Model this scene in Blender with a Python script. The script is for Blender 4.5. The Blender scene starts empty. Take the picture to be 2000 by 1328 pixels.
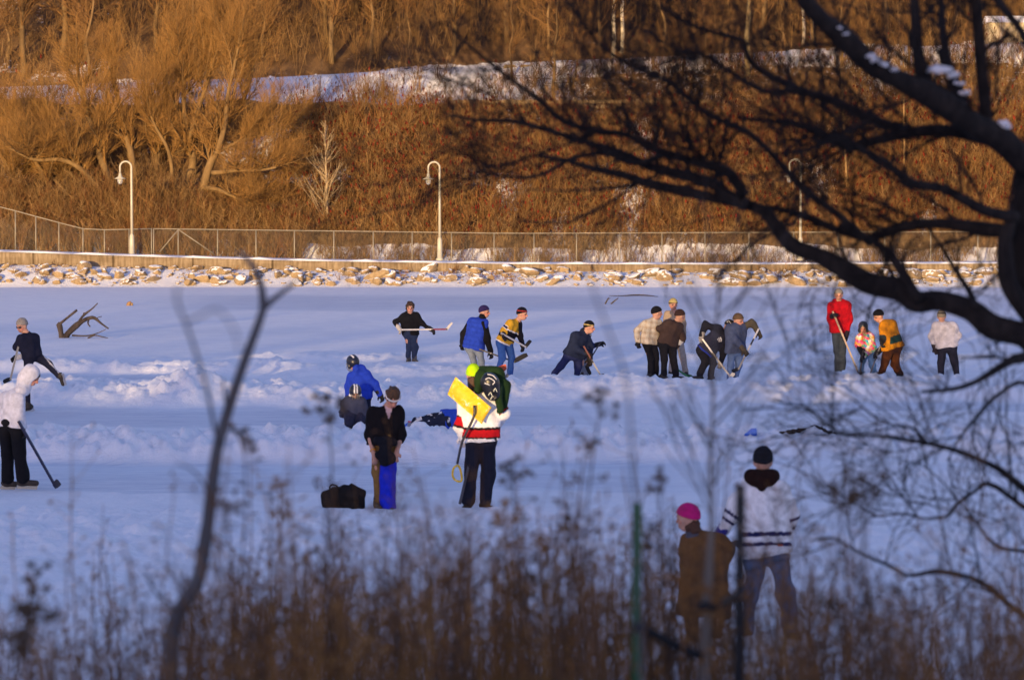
import bpy, math, random
import numpy as np
from mathutils import Vector

SC = bpy.context.scene
COL = SC.collection
R = math.radians

# ------------------------------------------------------------------ camera
FPX = 5555.6            # focal length in pixels of the 2000 px wide photograph (100 mm on 36 mm)
HC = 4.4                # camera height above the ice
HORY = 326.0
PITCH = math.atan((664 - HORY) / FPX)
cam_data = bpy.data.cameras.new('camera')
cam = bpy.data.objects.new('camera', cam_data)
COL.objects.link(cam)
cam.location = (0, 0, HC)
cam.rotation_euler = (R(90) - PITCH, 0, 0)
cam_data.sensor_width = 36.0
cam_data.lens = 100.0
cam_data.clip_start = 0.1
cam_data.clip_end = 2000
cam_data.dof.use_dof = True
cam_data.dof.focus_distance = 58.0
cam_data.dof.aperture_fstop = 3.0
SC.camera = cam

# ------------------------------------------------------------------ light
SUN_EL = R(3.0)
SUN_AZ = R(19.0)        # sun stands low behind the camera, to the left
world = bpy.data.worlds.new('World')
SC.world = world
world.use_nodes = True
nt = world.node_tree
bg = nt.nodes['Background']
sky = nt.nodes.new('ShaderNodeTexSky')
sky.sky_type = 'NISHITA'
sky.sun_disc = False
sky.sun_elevation = SUN_EL
sky.sun_rotation = math.pi + SUN_AZ
sky.altitude = 100
sky.air_density = 1.0
sky.dust_density = 0.5
sky.ozone_density = 2.0
tint = nt.nodes.new('ShaderNodeMix')        # camera white balance of the winter dusk, applied to the whole sky
tint.data_type = 'RGBA'
tint.blend_type = 'MULTIPLY'
tint.inputs[0].default_value = 1.0
tint.inputs[7].default_value = (1.18, 0.905, 1.16, 1)
nt.links.new(sky.outputs[0], tint.inputs[6])
nt.links.new(tint.outputs[2], bg.inputs[0])
bg.inputs[1].default_value = 0.15

sun_data = bpy.data.lights.new('sun', 'SUN')
sun_data.energy = 2.1
sun_data.angle = R(0.5)
sun_data.color = (1.0, 0.68, 0.31)
sun = bpy.data.objects.new('sun', sun_data)
COL.objects.link(sun)
sun.location = (-30, -60, 40)
LD = Vector((math.sin(SUN_AZ) * math.cos(SUN_EL), math.cos(SUN_AZ) * math.cos(SUN_EL), -math.sin(SUN_EL)))
sun.rotation_euler = LD.to_track_quat('-Z', 'Y').to_euler()

SC.view_settings.view_transform = 'Standard'
SC.view_settings.look = 'None'
SC.view_settings.gamma = 1
SC.view_settings.exposure = 1.9
SC.cycles.use_adaptive_sampling = False
SC.cycles.use_denoising = True
SC.cycles.sample_clamp_indirect = 4.0
SC.cycles.max_bounces = 5
SC.cycles.diffuse_bounces = 3
SC.cycles.transparent_max_bounces = 8

# ------------------------------------------------------------------ picture <-> world
CA, SA = math.cos(PITCH), math.sin(PITCH)


def ray(px, py):
    u = (px - 1000) / FPX
    v = (664 - py) / FPX
    return np.array([u, CA + v * SA, -SA + v * CA])


def at(px, py, Y):
    """point of the place seen at a pixel, Y metres out from the camera"""
    d = ray(px, py)
    t = Y / d[1]
    return np.array([d[0] * t, Y, HC + d[2] * t])


def ground(px, py, z=0.0):
    d = ray(px, py)
    t = (z - HC) / d[2]
    return np.array([d[0] * t, d[1] * t, z])


def project(x, Y, z):
    dep = Y * CA + (HC - z) * SA
    up = Y * SA - (HC - z) * CA
    return 1000 + FPX * x / dep, 664 - FPX * up / dep


def smooth(a, b, x):
    t = np.clip((x - a) / (b - a), 0, 1)
    return t * t * (3 - 2 * t)


# ------------------------------------------------------------------ noise
_rs = np.random.RandomState(7)
_LAT = _rs.rand(64, 64, 64).astype(np.float32)


def noise3(x, y, z):
    x, y, z = np.broadcast_arrays(np.asarray(x, float), np.asarray(y, float), np.asarray(z, float))
    xi, yi, zi = np.floor(x).astype(int), np.floor(y).astype(int), np.floor(z).astype(int)
    fx, fy, fz = x - xi, y - yi, z - zi
    fx, fy, fz = fx * fx * (3 - 2 * fx), fy * fy * (3 - 2 * fy), fz * fz * (3 - 2 * fz)
    out = 0
    for dx in (0, 1):
        for dy in (0, 1):
            for dz in (0, 1):
                w = (fx if dx else 1 - fx) * (fy if dy else 1 - fy) * (fz if dz else 1 - fz)
                out = out + w * _LAT[(xi + dx) & 63, (yi + dy) & 63, (zi + dz) & 63]
    return out


def fbm(x, y, z=0.0, o=3):
    s, a, t = 0, 1.0, 0
    for i in range(o):
        s = s + a * noise3(x * 2 ** i + 17 * i, y * 2 ** i + 5 * i, z * 2 ** i + 0.37 + i)
        t += a
        a *= 0.5
    return s / t


# ------------------------------------------------------------------ object helpers
def tag(o, label=None, cat=None, group=None, kind=None):
    if label: o['label'] = label
    if cat: o['category'] = cat
    if group: o['group'] = group
    if kind: o['kind'] = kind
    return o


def empty(name, loc):
    o = bpy.data.objects.new(name, None)
    o.empty_display_size = 0.2
    o.location = [float(c) for c in loc]
    COL.objects.link(o)
    return o


def copy_tree(o, parent=None):
    c = o.copy()
    COL.objects.link(c)
    if parent is not None:
        c.parent = parent
    for ch in [k for k in COL.objects if k.parent == o]:
        copy_tree(ch, c)
    return c


def hexc(h):
    h = h.lstrip('#')
    out = []
    for i in (0, 2, 4):
        c = int(h[i:i + 2], 16) / 255
        out.append(c / 12.92 if c <= 0.04045 else ((c + 0.055) / 1.055) ** 2.4)
    return np.array(out)


def link_mesh(name, V, F, mat, parent=None, C=None, smooth_shade=True, origin=None, attr=None):
    """V (n,3), F: (m,4) or (m,3) array, or list of faces"""
    V = np.asarray(V, float)
    if origin is not None:
        V = V - np.asarray(origin, float)
    me = bpy.data.meshes.new(name)
    if isinstance(F, np.ndarray):
        m, k = F.shape
        me.vertices.add(len(V))
        me.vertices.foreach_set('co', V.astype(np.float32).ravel())
        me.loops.add(m * k)
        me.loops.foreach_set('vertex_index', F.astype(np.int32).ravel())
        me.polygons.add(m)
        me.polygons.foreach_set('loop_start', (np.arange(m) * k).astype(np.int32))
        me.update(calc_edges=True)
    else:
        me.from_pydata([tuple(v) for v in V], [], [tuple(int(i) for i in f) for f in F])
        me.update()
    me.validate()
    if C is not None:
        a = me.color_attributes.new('Col', 'FLOAT_COLOR', 'POINT')
        c4 = np.ones((len(V), 4), np.float32)
        c4[:, :3] = C
        a.data.foreach_set('color', c4.ravel())
    if attr:
        for nm, arr in attr.items():
            a = me.attributes.new(nm, 'FLOAT', 'POINT')
            a.data.foreach_set('value', np.asarray(arr, np.float32))
    if smooth_shade:
        me.polygons.foreach_set('use_smooth', np.ones(len(me.polygons), bool))
    me.materials.append(mat)
    o = bpy.data.objects.new(name, me)
    if origin is not None and parent is None:
        o.location = [float(c) for c in origin]
    COL.objects.link(o)
    if parent is not None:
        o.parent = parent
    return o


def frusta(P0, P1, R0, R1, n=3):
    P0, P1 = np.asarray(P0, float), np.asarray(P1, float)
    N = len(P0)
    R0 = np.broadcast_to(np.asarray(R0, float), (N,))
    R1 = np.broadcast_to(np.asarray(R1, float), (N,))
    d = P1 - P0
    d /= np.linalg.norm(d, axis=1, keepdims=True) + 1e-9
    ref = np.where(np.abs(d[:, 2:3]) < 0.9, [[0, 0, 1.0]], [[1.0, 0, 0]])
    u = np.cross(d, ref)
    u /= np.linalg.norm(u, axis=1, keepdims=True) + 1e-9
    w = np.cross(d, u)
    a = np.arange(n) * 2 * math.pi / n
    ring = np.cos(a)[None, :, None] * u[:, None, :] + np.sin(a)[None, :, None] * w[:, None, :]
    V = np.empty((N, 2, n, 3))
    V[:, 0] = P0[:, None] + ring * R0[:, None, None]
    V[:, 1] = P1[:, None] + ring * R1[:, None, None]
    b = (np.arange(N) * 2 * n)[:, None]
    i = np.arange(n)[None]
    j = (np.arange(n) + 1)[None] % n
    F = np.stack([b + i, b + j, b + n + j, b + n + i], -1).reshape(-1, 4)
    return V.reshape(-1, 3), F


class Geo:
    def __init__(self):
        self.V, self.F, self.C, self.n = [], [], [], 0

    def add(self, V, F, c=None):
        V = np.asarray(V, float)
        self.V.append(V)
        self.F += [[int(i) + self.n for i in f] for f in F] if not isinstance(F, np.ndarray) else (F + self.n).tolist()
        if c is not None:
            self.C.append(np.broadcast_to(np.asarray(c, float), (len(V), 3)))
        self.n += len(V)
        return self

    def box(self, c, s, rz=0.0, col=None):
        c = np.asarray(c, float)
        h = np.asarray(s, float) / 2
        v = np.array([[x, y, z] for x in (-1, 1) for y in (-1, 1) for z in (-1, 1)]) * h
        cs, sn = math.cos(rz), math.sin(rz)
        v = np.stack([v[:, 0] * cs - v[:, 1] * sn, v[:, 0] * sn + v[:, 1] * cs, v[:, 2]], 1) + c
        return self.add(v, [[0, 1, 3, 2], [4, 6, 7, 5], [0, 4, 5, 1], [2, 3, 7, 6], [0, 2, 6, 4], [1, 5, 7, 3]], col)

    def tube(self, pts, rad, n=8, sub=3, c=None):
        pts = np.asarray(pts, float)
        rad = np.broadcast_to(np.asarray(rad, float), (len(pts),))
        if len(pts) > 2 and sub > 1:
            pts, rad = catmull(pts, rad, sub)
        N = len(pts)
        t = np.gradient(pts, axis=0)
        t /= np.linalg.norm(t, axis=1, keepdims=True) + 1e-9
        u = np.cross(t[0], [0, 0, 1.0] if abs(t[0][2]) < 0.9 else [1.0, 0, 0])
        u /= np.linalg.norm(u)
        V = []
        a = np.arange(n) * 2 * math.pi / n
        for i in range(N):
            u = u - t[i] * np.dot(u, t[i])
            u /= np.linalg.norm(u) + 1e-9
            w = np.cross(t[i], u)
            V.append(pts[i] + rad[i] * (np.cos(a)[:, None] * u + np.sin(a)[:, None] * w))
        V = np.concatenate(V + [pts[:1], pts[-1:]])
        F = []
        for i in range(N - 1):
            for k in range(n):
                F.append([i * n + k, i * n + (k + 1) % n, (i + 1) * n + (k + 1) % n, (i + 1) * n + k])
        for k in range(n):
            F.append([N * n, (k + 1) % n, k])
            F.append([N * n + 1, (N - 1) * n + k, (N - 1) * n + (k + 1) % n])
        return self.add(V, F, c)

    def lathe(self, prof, c=(0, 0, 0), n=16, col=None):
        prof = np.asarray(prof, float)
        a = np.arange(n) * 2 * math.pi / n
        V = np.stack([prof[:, 0:1] * np.cos(a), prof[:, 0:1] * np.sin(a), np.repeat(prof[:, 1:2], n, 1)], -1).reshape(-1, 3) + np.asarray(c, float)
        F = [[i * n + k, i * n + (k + 1) % n, (i + 1) * n + (k + 1) % n, (i + 1) * n + k] for i in range(len(prof) - 1) for k in range(n)]
        return self.add(V, F, col)

    def build(self, name, mat, parent=None, origin=None, smooth_shade=True):
        V = np.concatenate(self.V)
        C = np.concatenate(self.C) if self.C else None
        return link_mesh(name, V, self.F, mat, parent, C, smooth_shade, origin)


def catmull(pts, rad, sub):
    P = np.vstack([2 * pts[0] - pts[1], pts, 2 * pts[-1] - pts[-2]])
    out, ro = [], []
    for i in range(len(pts) - 1):
        p0, p1, p2, p3 = P[i], P[i + 1], P[i + 2], P[i + 3]
        for k in range(sub):
            t = k / sub
            out.append(0.5 * (2 * p1 + (p2 - p0) * t + (2 * p0 - 5 * p1 + 4 * p2 - p3) * t * t + (3 * p1 - p0 - 3 * p2 + p3) * t ** 3))
            ro.append(rad[i] + (rad[i + 1] - rad[i]) * t)
    out.append(pts[-1])
    ro.append(rad[-1])
    return np.array(out), np.array(ro)


# ------------------------------------------------------------------ materials
def mat_new(name, rough=0.8, spec=0.3):
    m = bpy.data.materials.new(name)
    m.use_nodes = True
    b = m.node_tree.nodes['Principled BSDF']
    b.inputs['Roughness'].default_value = rough
    b.inputs['Specular IOR Level'].default_value = spec
    return m, m.node_tree, b


def nodes_noise(nt, scale, detail=4, rough=0.6, coord='Object', stretch=None):
    tc = nt.nodes.new('ShaderNodeTexCoord')
    src = tc.outputs[coord]
    if stretch:
        mp = nt.nodes.new('ShaderNodeMapping')
        mp.inputs['Scale'].default_value = stretch
        nt.links.new(src, mp.inputs[0])
        src = mp.outputs[0]
    n = nt.nodes.new('ShaderNodeTexNoise')
    n.inputs['Scale'].default_value = scale
    n.inputs['Detail'].default_value = detail
    n.inputs['Roughness'].default_value = rough
    nt.links.new(src, n.inputs['Vector'])
    return n.outputs['Fac']


def ramp(nt, fac, stops):
    r = nt.nodes.new('ShaderNodeValToRGB')
    el = r.color_ramp.elements
    while len(el) < len(stops):
        el.new(0.5)
    for e, (p, c) in zip(el, stops):
        e.position = p
        e.color = (*c, 1) if len(c) == 3 else c
    nt.links.new(fac, r.inputs[0])
    return r.outputs[0]


def mix(nt, fac, a, b, mode='MIX'):
    m = nt.nodes.new('ShaderNodeMix')
    m.data_type = 'RGBA'
    m.blend_type = mode
    for s, i in ((fac, 0), (a, 6), (b, 7)):
        if hasattr(s, 'node'):
            nt.links.new(s, m.inputs[i])
        elif i == 0:
            m.inputs[0].default_value = s
        else:
            m.inputs[i].default_value = (*s, 1)
    return m.outputs[2]


def bump(nt, b, h, strength=0.3, dist=0.02):
    n = nt.nodes.new('ShaderNodeBump')
    n.inputs['Strength'].default_value = strength
    n.inputs['Distance'].default_value = dist
    nt.links.new(h, n.inputs['Height'])
    nt.links.new(n.outputs[0], b.inputs['Normal'])


def simple(name, c1, c2, scale=8, rough=0.8, spec=0.3, stretch=None, bs=0.3, bd=0.01, metal=0):
    m, nt, b = mat_new(name, rough, spec)
    f = nodes_noise(nt, scale, stretch=stretch)
    nt.links.new(ramp(nt, f, [(0.3, c1), (0.7, c2)]), b.inputs['Base Color'])
    b.inputs['Metallic'].default_value = metal
    if bs:
        bump(nt, b, f, bs, bd)
    return m


def attr_mat(name, rough=0.85, spec=0.2, scale=30, var=0.25, bs=0.25, bd=0.006, stretch=None):
    """base colour from the mesh's own colour attribute, broken up by noise"""
    m, nt, b = mat_new(name, rough, spec)
    a = nt.nodes.new('ShaderNodeVertexColor')
    a.layer_name = 'Col'
    f = nodes_noise(nt, scale, 4, 0.65, stretch=stretch)
    g = ramp(nt, f, [(0.25, (1 - var,) * 3), (0.75, (1 + var * 0.6,) * 3)])
    nt.links.new(mix(nt, 1.0, a.outputs[0], g, 'MULTIPLY'), b.inputs['Base Color'])
    if bs:
        bump(nt, b, f, bs, bd)
    return m


M_CLOTH = attr_mat('woven_cloth', 0.9, 0.15, 14, 0.3, 0.5, 0.02)
M_SKIN = attr_mat('skin', 0.55, 0.35, 40, 0.12, 0.1, 0.003)
M_HAIR = attr_mat('hair', 0.6, 0.3, 60, 0.5, 0.6, 0.01)
M_HARD = attr_mat('hard_shell', 0.35, 0.5, 20, 0.15, 0.0)
M_LEATHER = attr_mat('leather', 0.6, 0.3, 35, 0.3, 0.3, 0.006)
M_TWIG = attr_mat('twig_bark', 0.9, 0.1, 3, 0.25, 0.0)
M_BARKW = attr_mat('willow_bark', 0.9, 0.15, 6, 0.45, 0.7, 0.03, (1, 1, 0.25))
M_STEEL = simple('skate_steel', (0.5, 0.5, 0.52), (0.62, 0.62, 0.64), 20, 0.3, 0.5, metal=0.9, bs=0)
M_WIRE = simple('galvanised_wire', (0.22, 0.20, 0.155), (0.30, 0.27, 0.215), 3, 0.55, 0.4, metal=0.3, bs=0)
M_LAMPM = simple('pale_lamp_paint', (0.36, 0.34, 0.27), (0.44, 0.42, 0.34), 4, 0.4, 0.5, bs=0)
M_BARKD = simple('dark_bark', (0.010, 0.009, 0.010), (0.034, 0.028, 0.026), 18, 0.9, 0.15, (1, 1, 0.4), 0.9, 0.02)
M_SAPL = simple('grey_bark', (0.075, 0.075, 0.085), (0.12, 0.115, 0.12), 14, 0.8, 0.2, (1, 1, 0.3), 0.3, 0.005)
M_DRIFT = simple('weathered_driftwood', (0.03, 0.024, 0.024), (0.10, 0.08, 0.07), 7, 0.9, 0.1, (1, 1, 0.4), 0.6, 0.02)
M_SNOWCAP = simple('clinging_snow', (0.78, 0.79, 0.82), (0.86, 0.87, 0.9), 6, 0.8, 0.2, bs=0.4, bd=0.03)

m, nt, b = mat_new('glass_globe', 0.05, 0.5)
b.inputs['Base Color'].default_value = (0.9, 0.88, 0.8, 1)
b.inputs['Transmission Weight'].default_value = 0.75
M_GLASS = m

# snow and swept ice share the lake sheet: the ice attribute says where the snow was cleared
m, nt, b = mat_new('lake_snow_and_ice', 0.7, 0.3)
a = nt.nodes.new('ShaderNodeAttribute')
a.attribute_name = 'ice'
f1 = nodes_noise(nt, 1.6, 5)
f2 = nodes_noise(nt, 9, 5, 0.7)
f3 = nodes_noise(nt, 1.2, 4, 0.6, stretch=(0.25, 1.0, 1))
snowc = ramp(nt, f1, [(0.3, (0.78, 0.80, 0.84)), (0.7, (0.88, 0.89, 0.91))])
icec = ramp(nt, f3, [(0.3, (0.58, 0.64, 0.72)), (0.7, (0.74, 0.79, 0.84))])
cut = nodes_noise(nt, 1.0, 3, 0.55, stretch=(0.5, 9.0, 1))
cutm = ramp(nt, cut, [(0.47, (0, 0, 0)), (0.495, (1, 1, 1)), (0.505, (1, 1, 1)), (0.53, (0, 0, 0))])
icec = mix(nt, cutm, icec, (0.44, 0.52, 0.64))
nt.links.new(mix(nt, a.outputs['Fac'], snowc, icec), b.inputs['Base Color'])
rr = nt.nodes.new('ShaderNodeMapRange')
nt.links.new(a.outputs['Fac'], rr.inputs[0])
rr.inputs[3].default_value = 0.8
rr.inputs[4].default_value = 0.5
nt.links.new(rr.outputs[0], b.inputs['Roughness'])
bm_ = nt.nodes.new('ShaderNodeBump')
bm_.inputs['Distance'].default_value = 0.05
inv = nt.nodes.new('ShaderNodeMapRange')
nt.links.new(a.outputs['Fac'], inv.inputs[0])
inv.inputs[3].default_value = 0.55
inv.inputs[4].default_value = 0.03
nt.links.new(inv.outputs[0], bm_.inputs['Strength'])
nt.links.new(f2, bm_.inputs['Height'])
nt.links.new(bm_.outputs[0], b.inputs['Normal'])
M_LAKE = m

# hillside: snow showing through leaf litter and dead grass
m, nt, b = mat_new('snowy_hillside', 0.9, 0.1)
a = nt.nodes.new('ShaderNodeAttribute')
a.attribute_name = 'snow'
f1 = nodes_noise(nt, 4.5, 6, 0.8)
f2 = nodes_noise(nt, 0.9, 4, 0.6)
ad = nt.nodes.new('ShaderNodeMath')
ad.operation = 'ADD'
nt.links.new(a.outputs['Fac'], ad.inputs[0])
nt.links.new(f1, ad.inputs[1])
fac = ramp(nt, ad.outputs[0], [(0.90, (0, 0, 0)), (1.02, (1, 1, 1))])
lit = ramp(nt, f2, [(0.3, (0.09, 0.05, 0.022)), (0.7, (0.20, 0.12, 0.055))])
nt.links.new(mix(nt, fac, lit, (0.80, 0.81, 0.84)), b.inputs['Base Color'])
bump(nt, b, f1, 0.7, 0.12)
M_HILL = m

# angular shore rock with snow lying on its upward faces
m, nt, b = mat_new('shore_rock', 0.85, 0.2)
f1 = nodes_noise(nt, 5, 5, 0.7)
f2 = nodes_noise(nt, 2.5, 3)
ro = ramp(nt, f1, [(0.25, (0.16, 0.115, 0.07)), (0.55, (0.30, 0.22, 0.13)), (0.8, (0.42, 0.32, 0.21))])
ge = nt.nodes.new('ShaderNodeNewGeometry')
sx = nt.nodes.new('ShaderNodeSeparateXYZ')
nt.links.new(ge.outputs['Normal'], sx.inputs[0])
ad = nt.nodes.new('ShaderNodeMath')
ad.operation = 'ADD'
nt.links.new(sx.outputs[2], ad.inputs[0])
nt.links.new(f2, ad.inputs[1])
fac = ramp(nt, ad.outputs[0], [(0.0, (0, 0, 0)), (1.0, (1, 1, 1))])
r_ = fac.node.color_ramp
mr = nt.nodes.new('ShaderNodeMapRange')
nt.links.new(ad.outputs[0], mr.inputs[0])
mr.inputs[1].default_value = 1.16
mr.inputs[2].default_value = 1.24
nt.links.new(mix(nt, mr.outputs[0], ro, (0.82, 0.83, 0.85)), b.inputs['Base Color'])
bump(nt, b, f1, 0.5, 0.05)
M_ROCK = m

m, nt, b = mat_new('weathered_concrete', 0.9, 0.1)
f1 = nodes_noise(nt, 1.1, 5, 0.7, stretch=(.5, 1, 2))
f2 = nodes_noise(nt, 5, 4, 0.7, stretch=(2.2, 1, .25))
c1 = ramp(nt, f1, [(0.3, (0.17, 0.125, 0.08)), (0.7, (0.30, 0.235, 0.16))])
c2 = ramp(nt, f2, [(0.4, (0.62, 0.6, 0.56)), (0.6, (1, 1, 1))])
tcn = nt.nodes.new('ShaderNodeTexCoord')
wv = nt.nodes.new('ShaderNodeTexWave')
wv.inputs['Scale'].default_value = 0.105
nt.links.new(tcn.outputs['Object'], wv.inputs['Vector'])
jn = ramp(nt, wv.outputs['Fac'], [(0.0, (0.35, 0.33, 0.3)), (0.004, (1, 1, 1))])
nt.links.new(mix(nt, 1.0, mix(nt, 1.0, c1, c2, 'MULTIPLY'), jn, 'MULTIPLY'), b.inputs['Base Color'])
bump(nt, b, f1, 0.3, 0.02)
M_CONC = m

# ------------------------------------------------------------------ the lake: swept ice and ploughed snow
rng = np.random.RandomState(3)


def lake_fields(x, Y):
    px, py = project(x, Y, 0.0)
    wob = 9 * (fbm(px / 170.0, py / 400.0, 3.1, 2) - 0.5) * 2
    q = py + wob * np.clip((py - 560) / 250, 0.15, 1.2)

    def row(c, w, h, x0, x1, soft=70):
        e = smooth(x0 - soft, x0 + soft, px) * (1 - smooth(x1 - soft, x1 + soft, px))
        return h * np.exp(-np.abs((q - c) / w) ** 3) * e

    ridge = (row(700, 5, .11, 500, 2600) + row(724, 5.5, .18, -900, 560) + row(725, 8, .13, 520, 1080)
             + row(771, 14, .30, 1030, 2700) + row(776, 14, .27, 330, 1050) + row(776, 14, .27, -900, 420)
             + row(887, 19, .36, -100, 2700, 120)
             + row(1020, 16, .12, -900, 1500) + row(838, 14, .12, 1200, 2700) + row(925, 14, .10, 1340, 2700) + row(1065, 30, .10, -900, 2700))

    def flat(y0, y1, x0, x1, s=4, soft=60):
        e = smooth(x0 - soft, x0 + soft, px) * (1 - smooth(x1 - soft, x1 + soft, px))
        return smooth(y0 - s, y0 + s, q) * (1 - smooth(y1 - s, y1 + s, q)) * e

    ice = np.maximum.reduce([flat(796, 833, -900, 1130, 3, 110), flat(905, 962, -900, 1320, 4, 120), flat(731, 745, -900, 420, 2),
                             flat(787, 803, 1460, 2700, 2), 0.8 * flat(577, 606, 350, 2700, 4, 160), 0.3 * flat(640, 655, -900, 700, 6)])
    calm = (1 - smooth(685, 705, q))
    lum = np.clip(fbm(x * 1.7, Y * 1.1, 0.2, 4) - 0.38, 0, 1) * 2.0
    rough = np.where(q > 690, 0.055, 0.012) * (1 + 1.3 * smooth(1010, 1060, q))
    big = fbm(x * .9 + 4, Y * .55, 2.6, 2)
    cr = fbm(x * 4.3 + 9, Y * 3.1, 5.2, 4)
    cr2 = np.abs(fbm(x * 8 + 3, Y * 6, 1.2, 2) - .5)
    z = ridge * (.55 + .5 * big + 1.15 * (cr - .42) + .45 * cr2) + rough * (.8 * lum + 1.0 * np.clip(cr - .4, 0, 1) + .35 * cr2) * (1 - calm * 0.8)
    z = z * (1 - ice)
    return z, ice, q


pys = np.concatenate([np.arange(1420, 700, -1.2), np.arange(700, 560.5, -0.9)])
pxs = np.arange(-650, 2651, 5.0)
Ys = ground(1000, 0, 0)[1] if False else np.array([ground(1000, p)[1] for p in pys])
XX = (pxs[None, :] - 1000) / FPX * ((Ys * CA + HC * SA)[:, None])
YY = np.repeat(Ys[:, None], len(pxs), 1)
ZZ, ICE, _ = lake_fields(XX, YY)


def grid_faces(nr, nc):
    i = np.arange(nr - 1)[:, None] * nc + np.arange(nc - 1)[None]
    return np.stack([i, i + 1, i + nc + 1, i + nc], -1).reshape(-1, 4)


lake = link_mesh('snowy_ice', np.stack([XX, YY, ZZ], -1).reshape(-1, 3), grid_faces(*XX.shape), M_LAKE, attr={'ice': ICE.ravel()})
tag(lake, kind='structure')


def snow_z(x, Y):
    return float(lake_fields(np.array([x]), np.array([Y]))[0][0])


V = np.array([[-500, -300, -.06], [500, -300, -.06], [500, 700, -.06], [-500, 700, -.06]], float)
base = link_mesh('ground', V, np.array([[0, 1, 2, 3]]), M_LAKE, attr={'ice': np.zeros(4)})
tag(base, kind='structure')

# ------------------------------------------------------------------ near bank and land behind the camera with an added shading rise
M_BANK = M_HILL


def bank_z(x, Y):
    z = np.clip(2.75 * (22.5 - Y) / 18.5, -0.1, 2.75)
    z = z + 0.10 * (fbm(x * 0.8, Y * 0.8, 5.0, 3) - 0.5) * np.clip((23 - Y) / 4, 0, 1)
    return z


bx = np.arange(-30, 20.1, 0.4)
by = np.arange(-26, 23.7, 0.4)
BX, BY = np.meshgrid(bx, by)
BZ = bank_z(BX, BY)
shade_mound = 4.9 * np.exp(-((BY + 10) / 4.0) ** 2) * smooth(-14, -11.5, BX) * (1 - smooth(-1.5, 1.5, BX))  # unseen hump raised to keep the sun off the near tree and sapling
BZ = BZ + shade_mound + 0.3 * (BY < -4) * fbm(BX, BY, 2)
bank = link_mesh('bank', np.stack([BX, BY, BZ], -1).reshape(-1, 3), grid_faces(*BX.shape), M_BANK, attr={'snow': np.full(BX.size, 0.5)})
tag(bank, kind='structure')

# unseen hill and spruce row added far behind the camera, shaped to block low sun
hx = np.arange(-190, 90.1, 4)
hy = np.arange(-200, -70, 5)
HX, HY = np.meshgrid(hx, hy)
WOODY = -120.0
HZ = 7.6 * np.exp(-((HY - WOODY) / 26.0) ** 2) + 0.0 * HX
hb = link_mesh('hill', np.stack([HX, HY, HZ - 0.1], -1).reshape(-1, 3), grid_faces(*HX.shape), M_HILL, attr={'snow': np.full(HX.size, 0.4)})
tag(hb, kind='structure')
g = Geo()
rw = random.Random(11)
xw = -170.0
while xw < 70:
    k_ = rw.uniform(.88, 1.1)
    cx, cy = xw + rw.uniform(-.12, .12), WOODY + rw.uniform(-2, 2)
    dz = rw.uniform(-.15, .15)
    g.lathe([(.62, 6.6), (.42 * k_, 9.2 + dz), (.45 * k_, 9.2 + dz), (.35 * k_, 10.1 + dz), (.38 * k_, 10.1 + dz), (.24 * k_, 11.0 + dz), (.26 * k_, 11.0 + dz), (.11 * k_, 11.8 + dz), (0.02, 12.5 + dz)], (cx, cy, 0), 7)
    xw += .9
M_SPRUCE = simple('spruce_needles', (0.02, 0.035, 0.02), (0.05, 0.07, 0.04), 3, 0.9, 0.1)
tag(g.build('unseen_spruce_screen', M_SPRUCE), kind='stuff')

# ------------------------------------------------------------------ far shore and hillside
YW = 106.8          # sea wall
YF = 108.6          # chain-link fence
YB = 117.5          # bench of the slope
YR = 124.0          # edge of the snowy road


def wall_top(x):
    px = 1000 + x * FPX / 107.0
    py = np.interp(px, [-600, 0, 300, 600, 1000, 1400, 2000, 2600], [481, 491, 501, 509, 515, 516, 514, 512])
    return HC - (py - HORY) / FPX * 107.0


def edge_z(x):
    px = 1000 + x * FPX / 124.1
    py = np.interp(px, [-600, 0, 560, 800, 1100, 1500, 2000, 2600], [185, 172, 152, 138, 120, 103, 85, 70])
    return HC + (HORY - py) / FPX * 124.1


def hill_z(x, Y):
    zt = wall_top(x)
    ze = edge_z(x)
    zs = zt - 0.12 - np.interp(1000 + x * 52, [0, 500, 1000, 2000], [.34, .26, .16, .12])
    z = np.where(Y < YW, np.interp(Y, [103.6, 104.3, YW - 0.6, YW], [-0.12, 0.02, 0.9, 1.0]) * zs, zt - 0.02)
    s = np.clip((Y - 110) / (YB - 110), 0, 1)
    z = np.where(Y > 110, zt + (7.0 - zt) * s, z)
    s2 = np.clip((Y - 119.2) / (YR - 119.2), 0, 1)
    z = np.where(Y > 119.2, 7.0 + (ze - 7.0) * smooth(0, 1, s2), z)
    z = np.where(Y > YR, ze + 0.55 * np.clip(Y - 130.5, 0, 100), z)
    amp = np.where(Y < YW, 0.06, np.where(Y < 110, 0.02, np.where((Y > YR - 1) & (Y < 130.5), 0.04, 0.5)))
    return z + amp * (fbm(x * 0.45, Y * 0.45, 9.0, 4) - 0.5) * 2


tx = np.concatenate([np.arange(-70, -30, 1.5), np.arange(-30, 30, 0.35), np.arange(30, 72, 1.5)])
ty = np.concatenate([np.arange(103.5, 125, 0.22), np.arange(125, 135, 0.5), np.arange(135, 235, 1.5)])
TX, TY = np.meshgrid(tx, ty)
TZ = hill_z(TX, TY)


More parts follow.
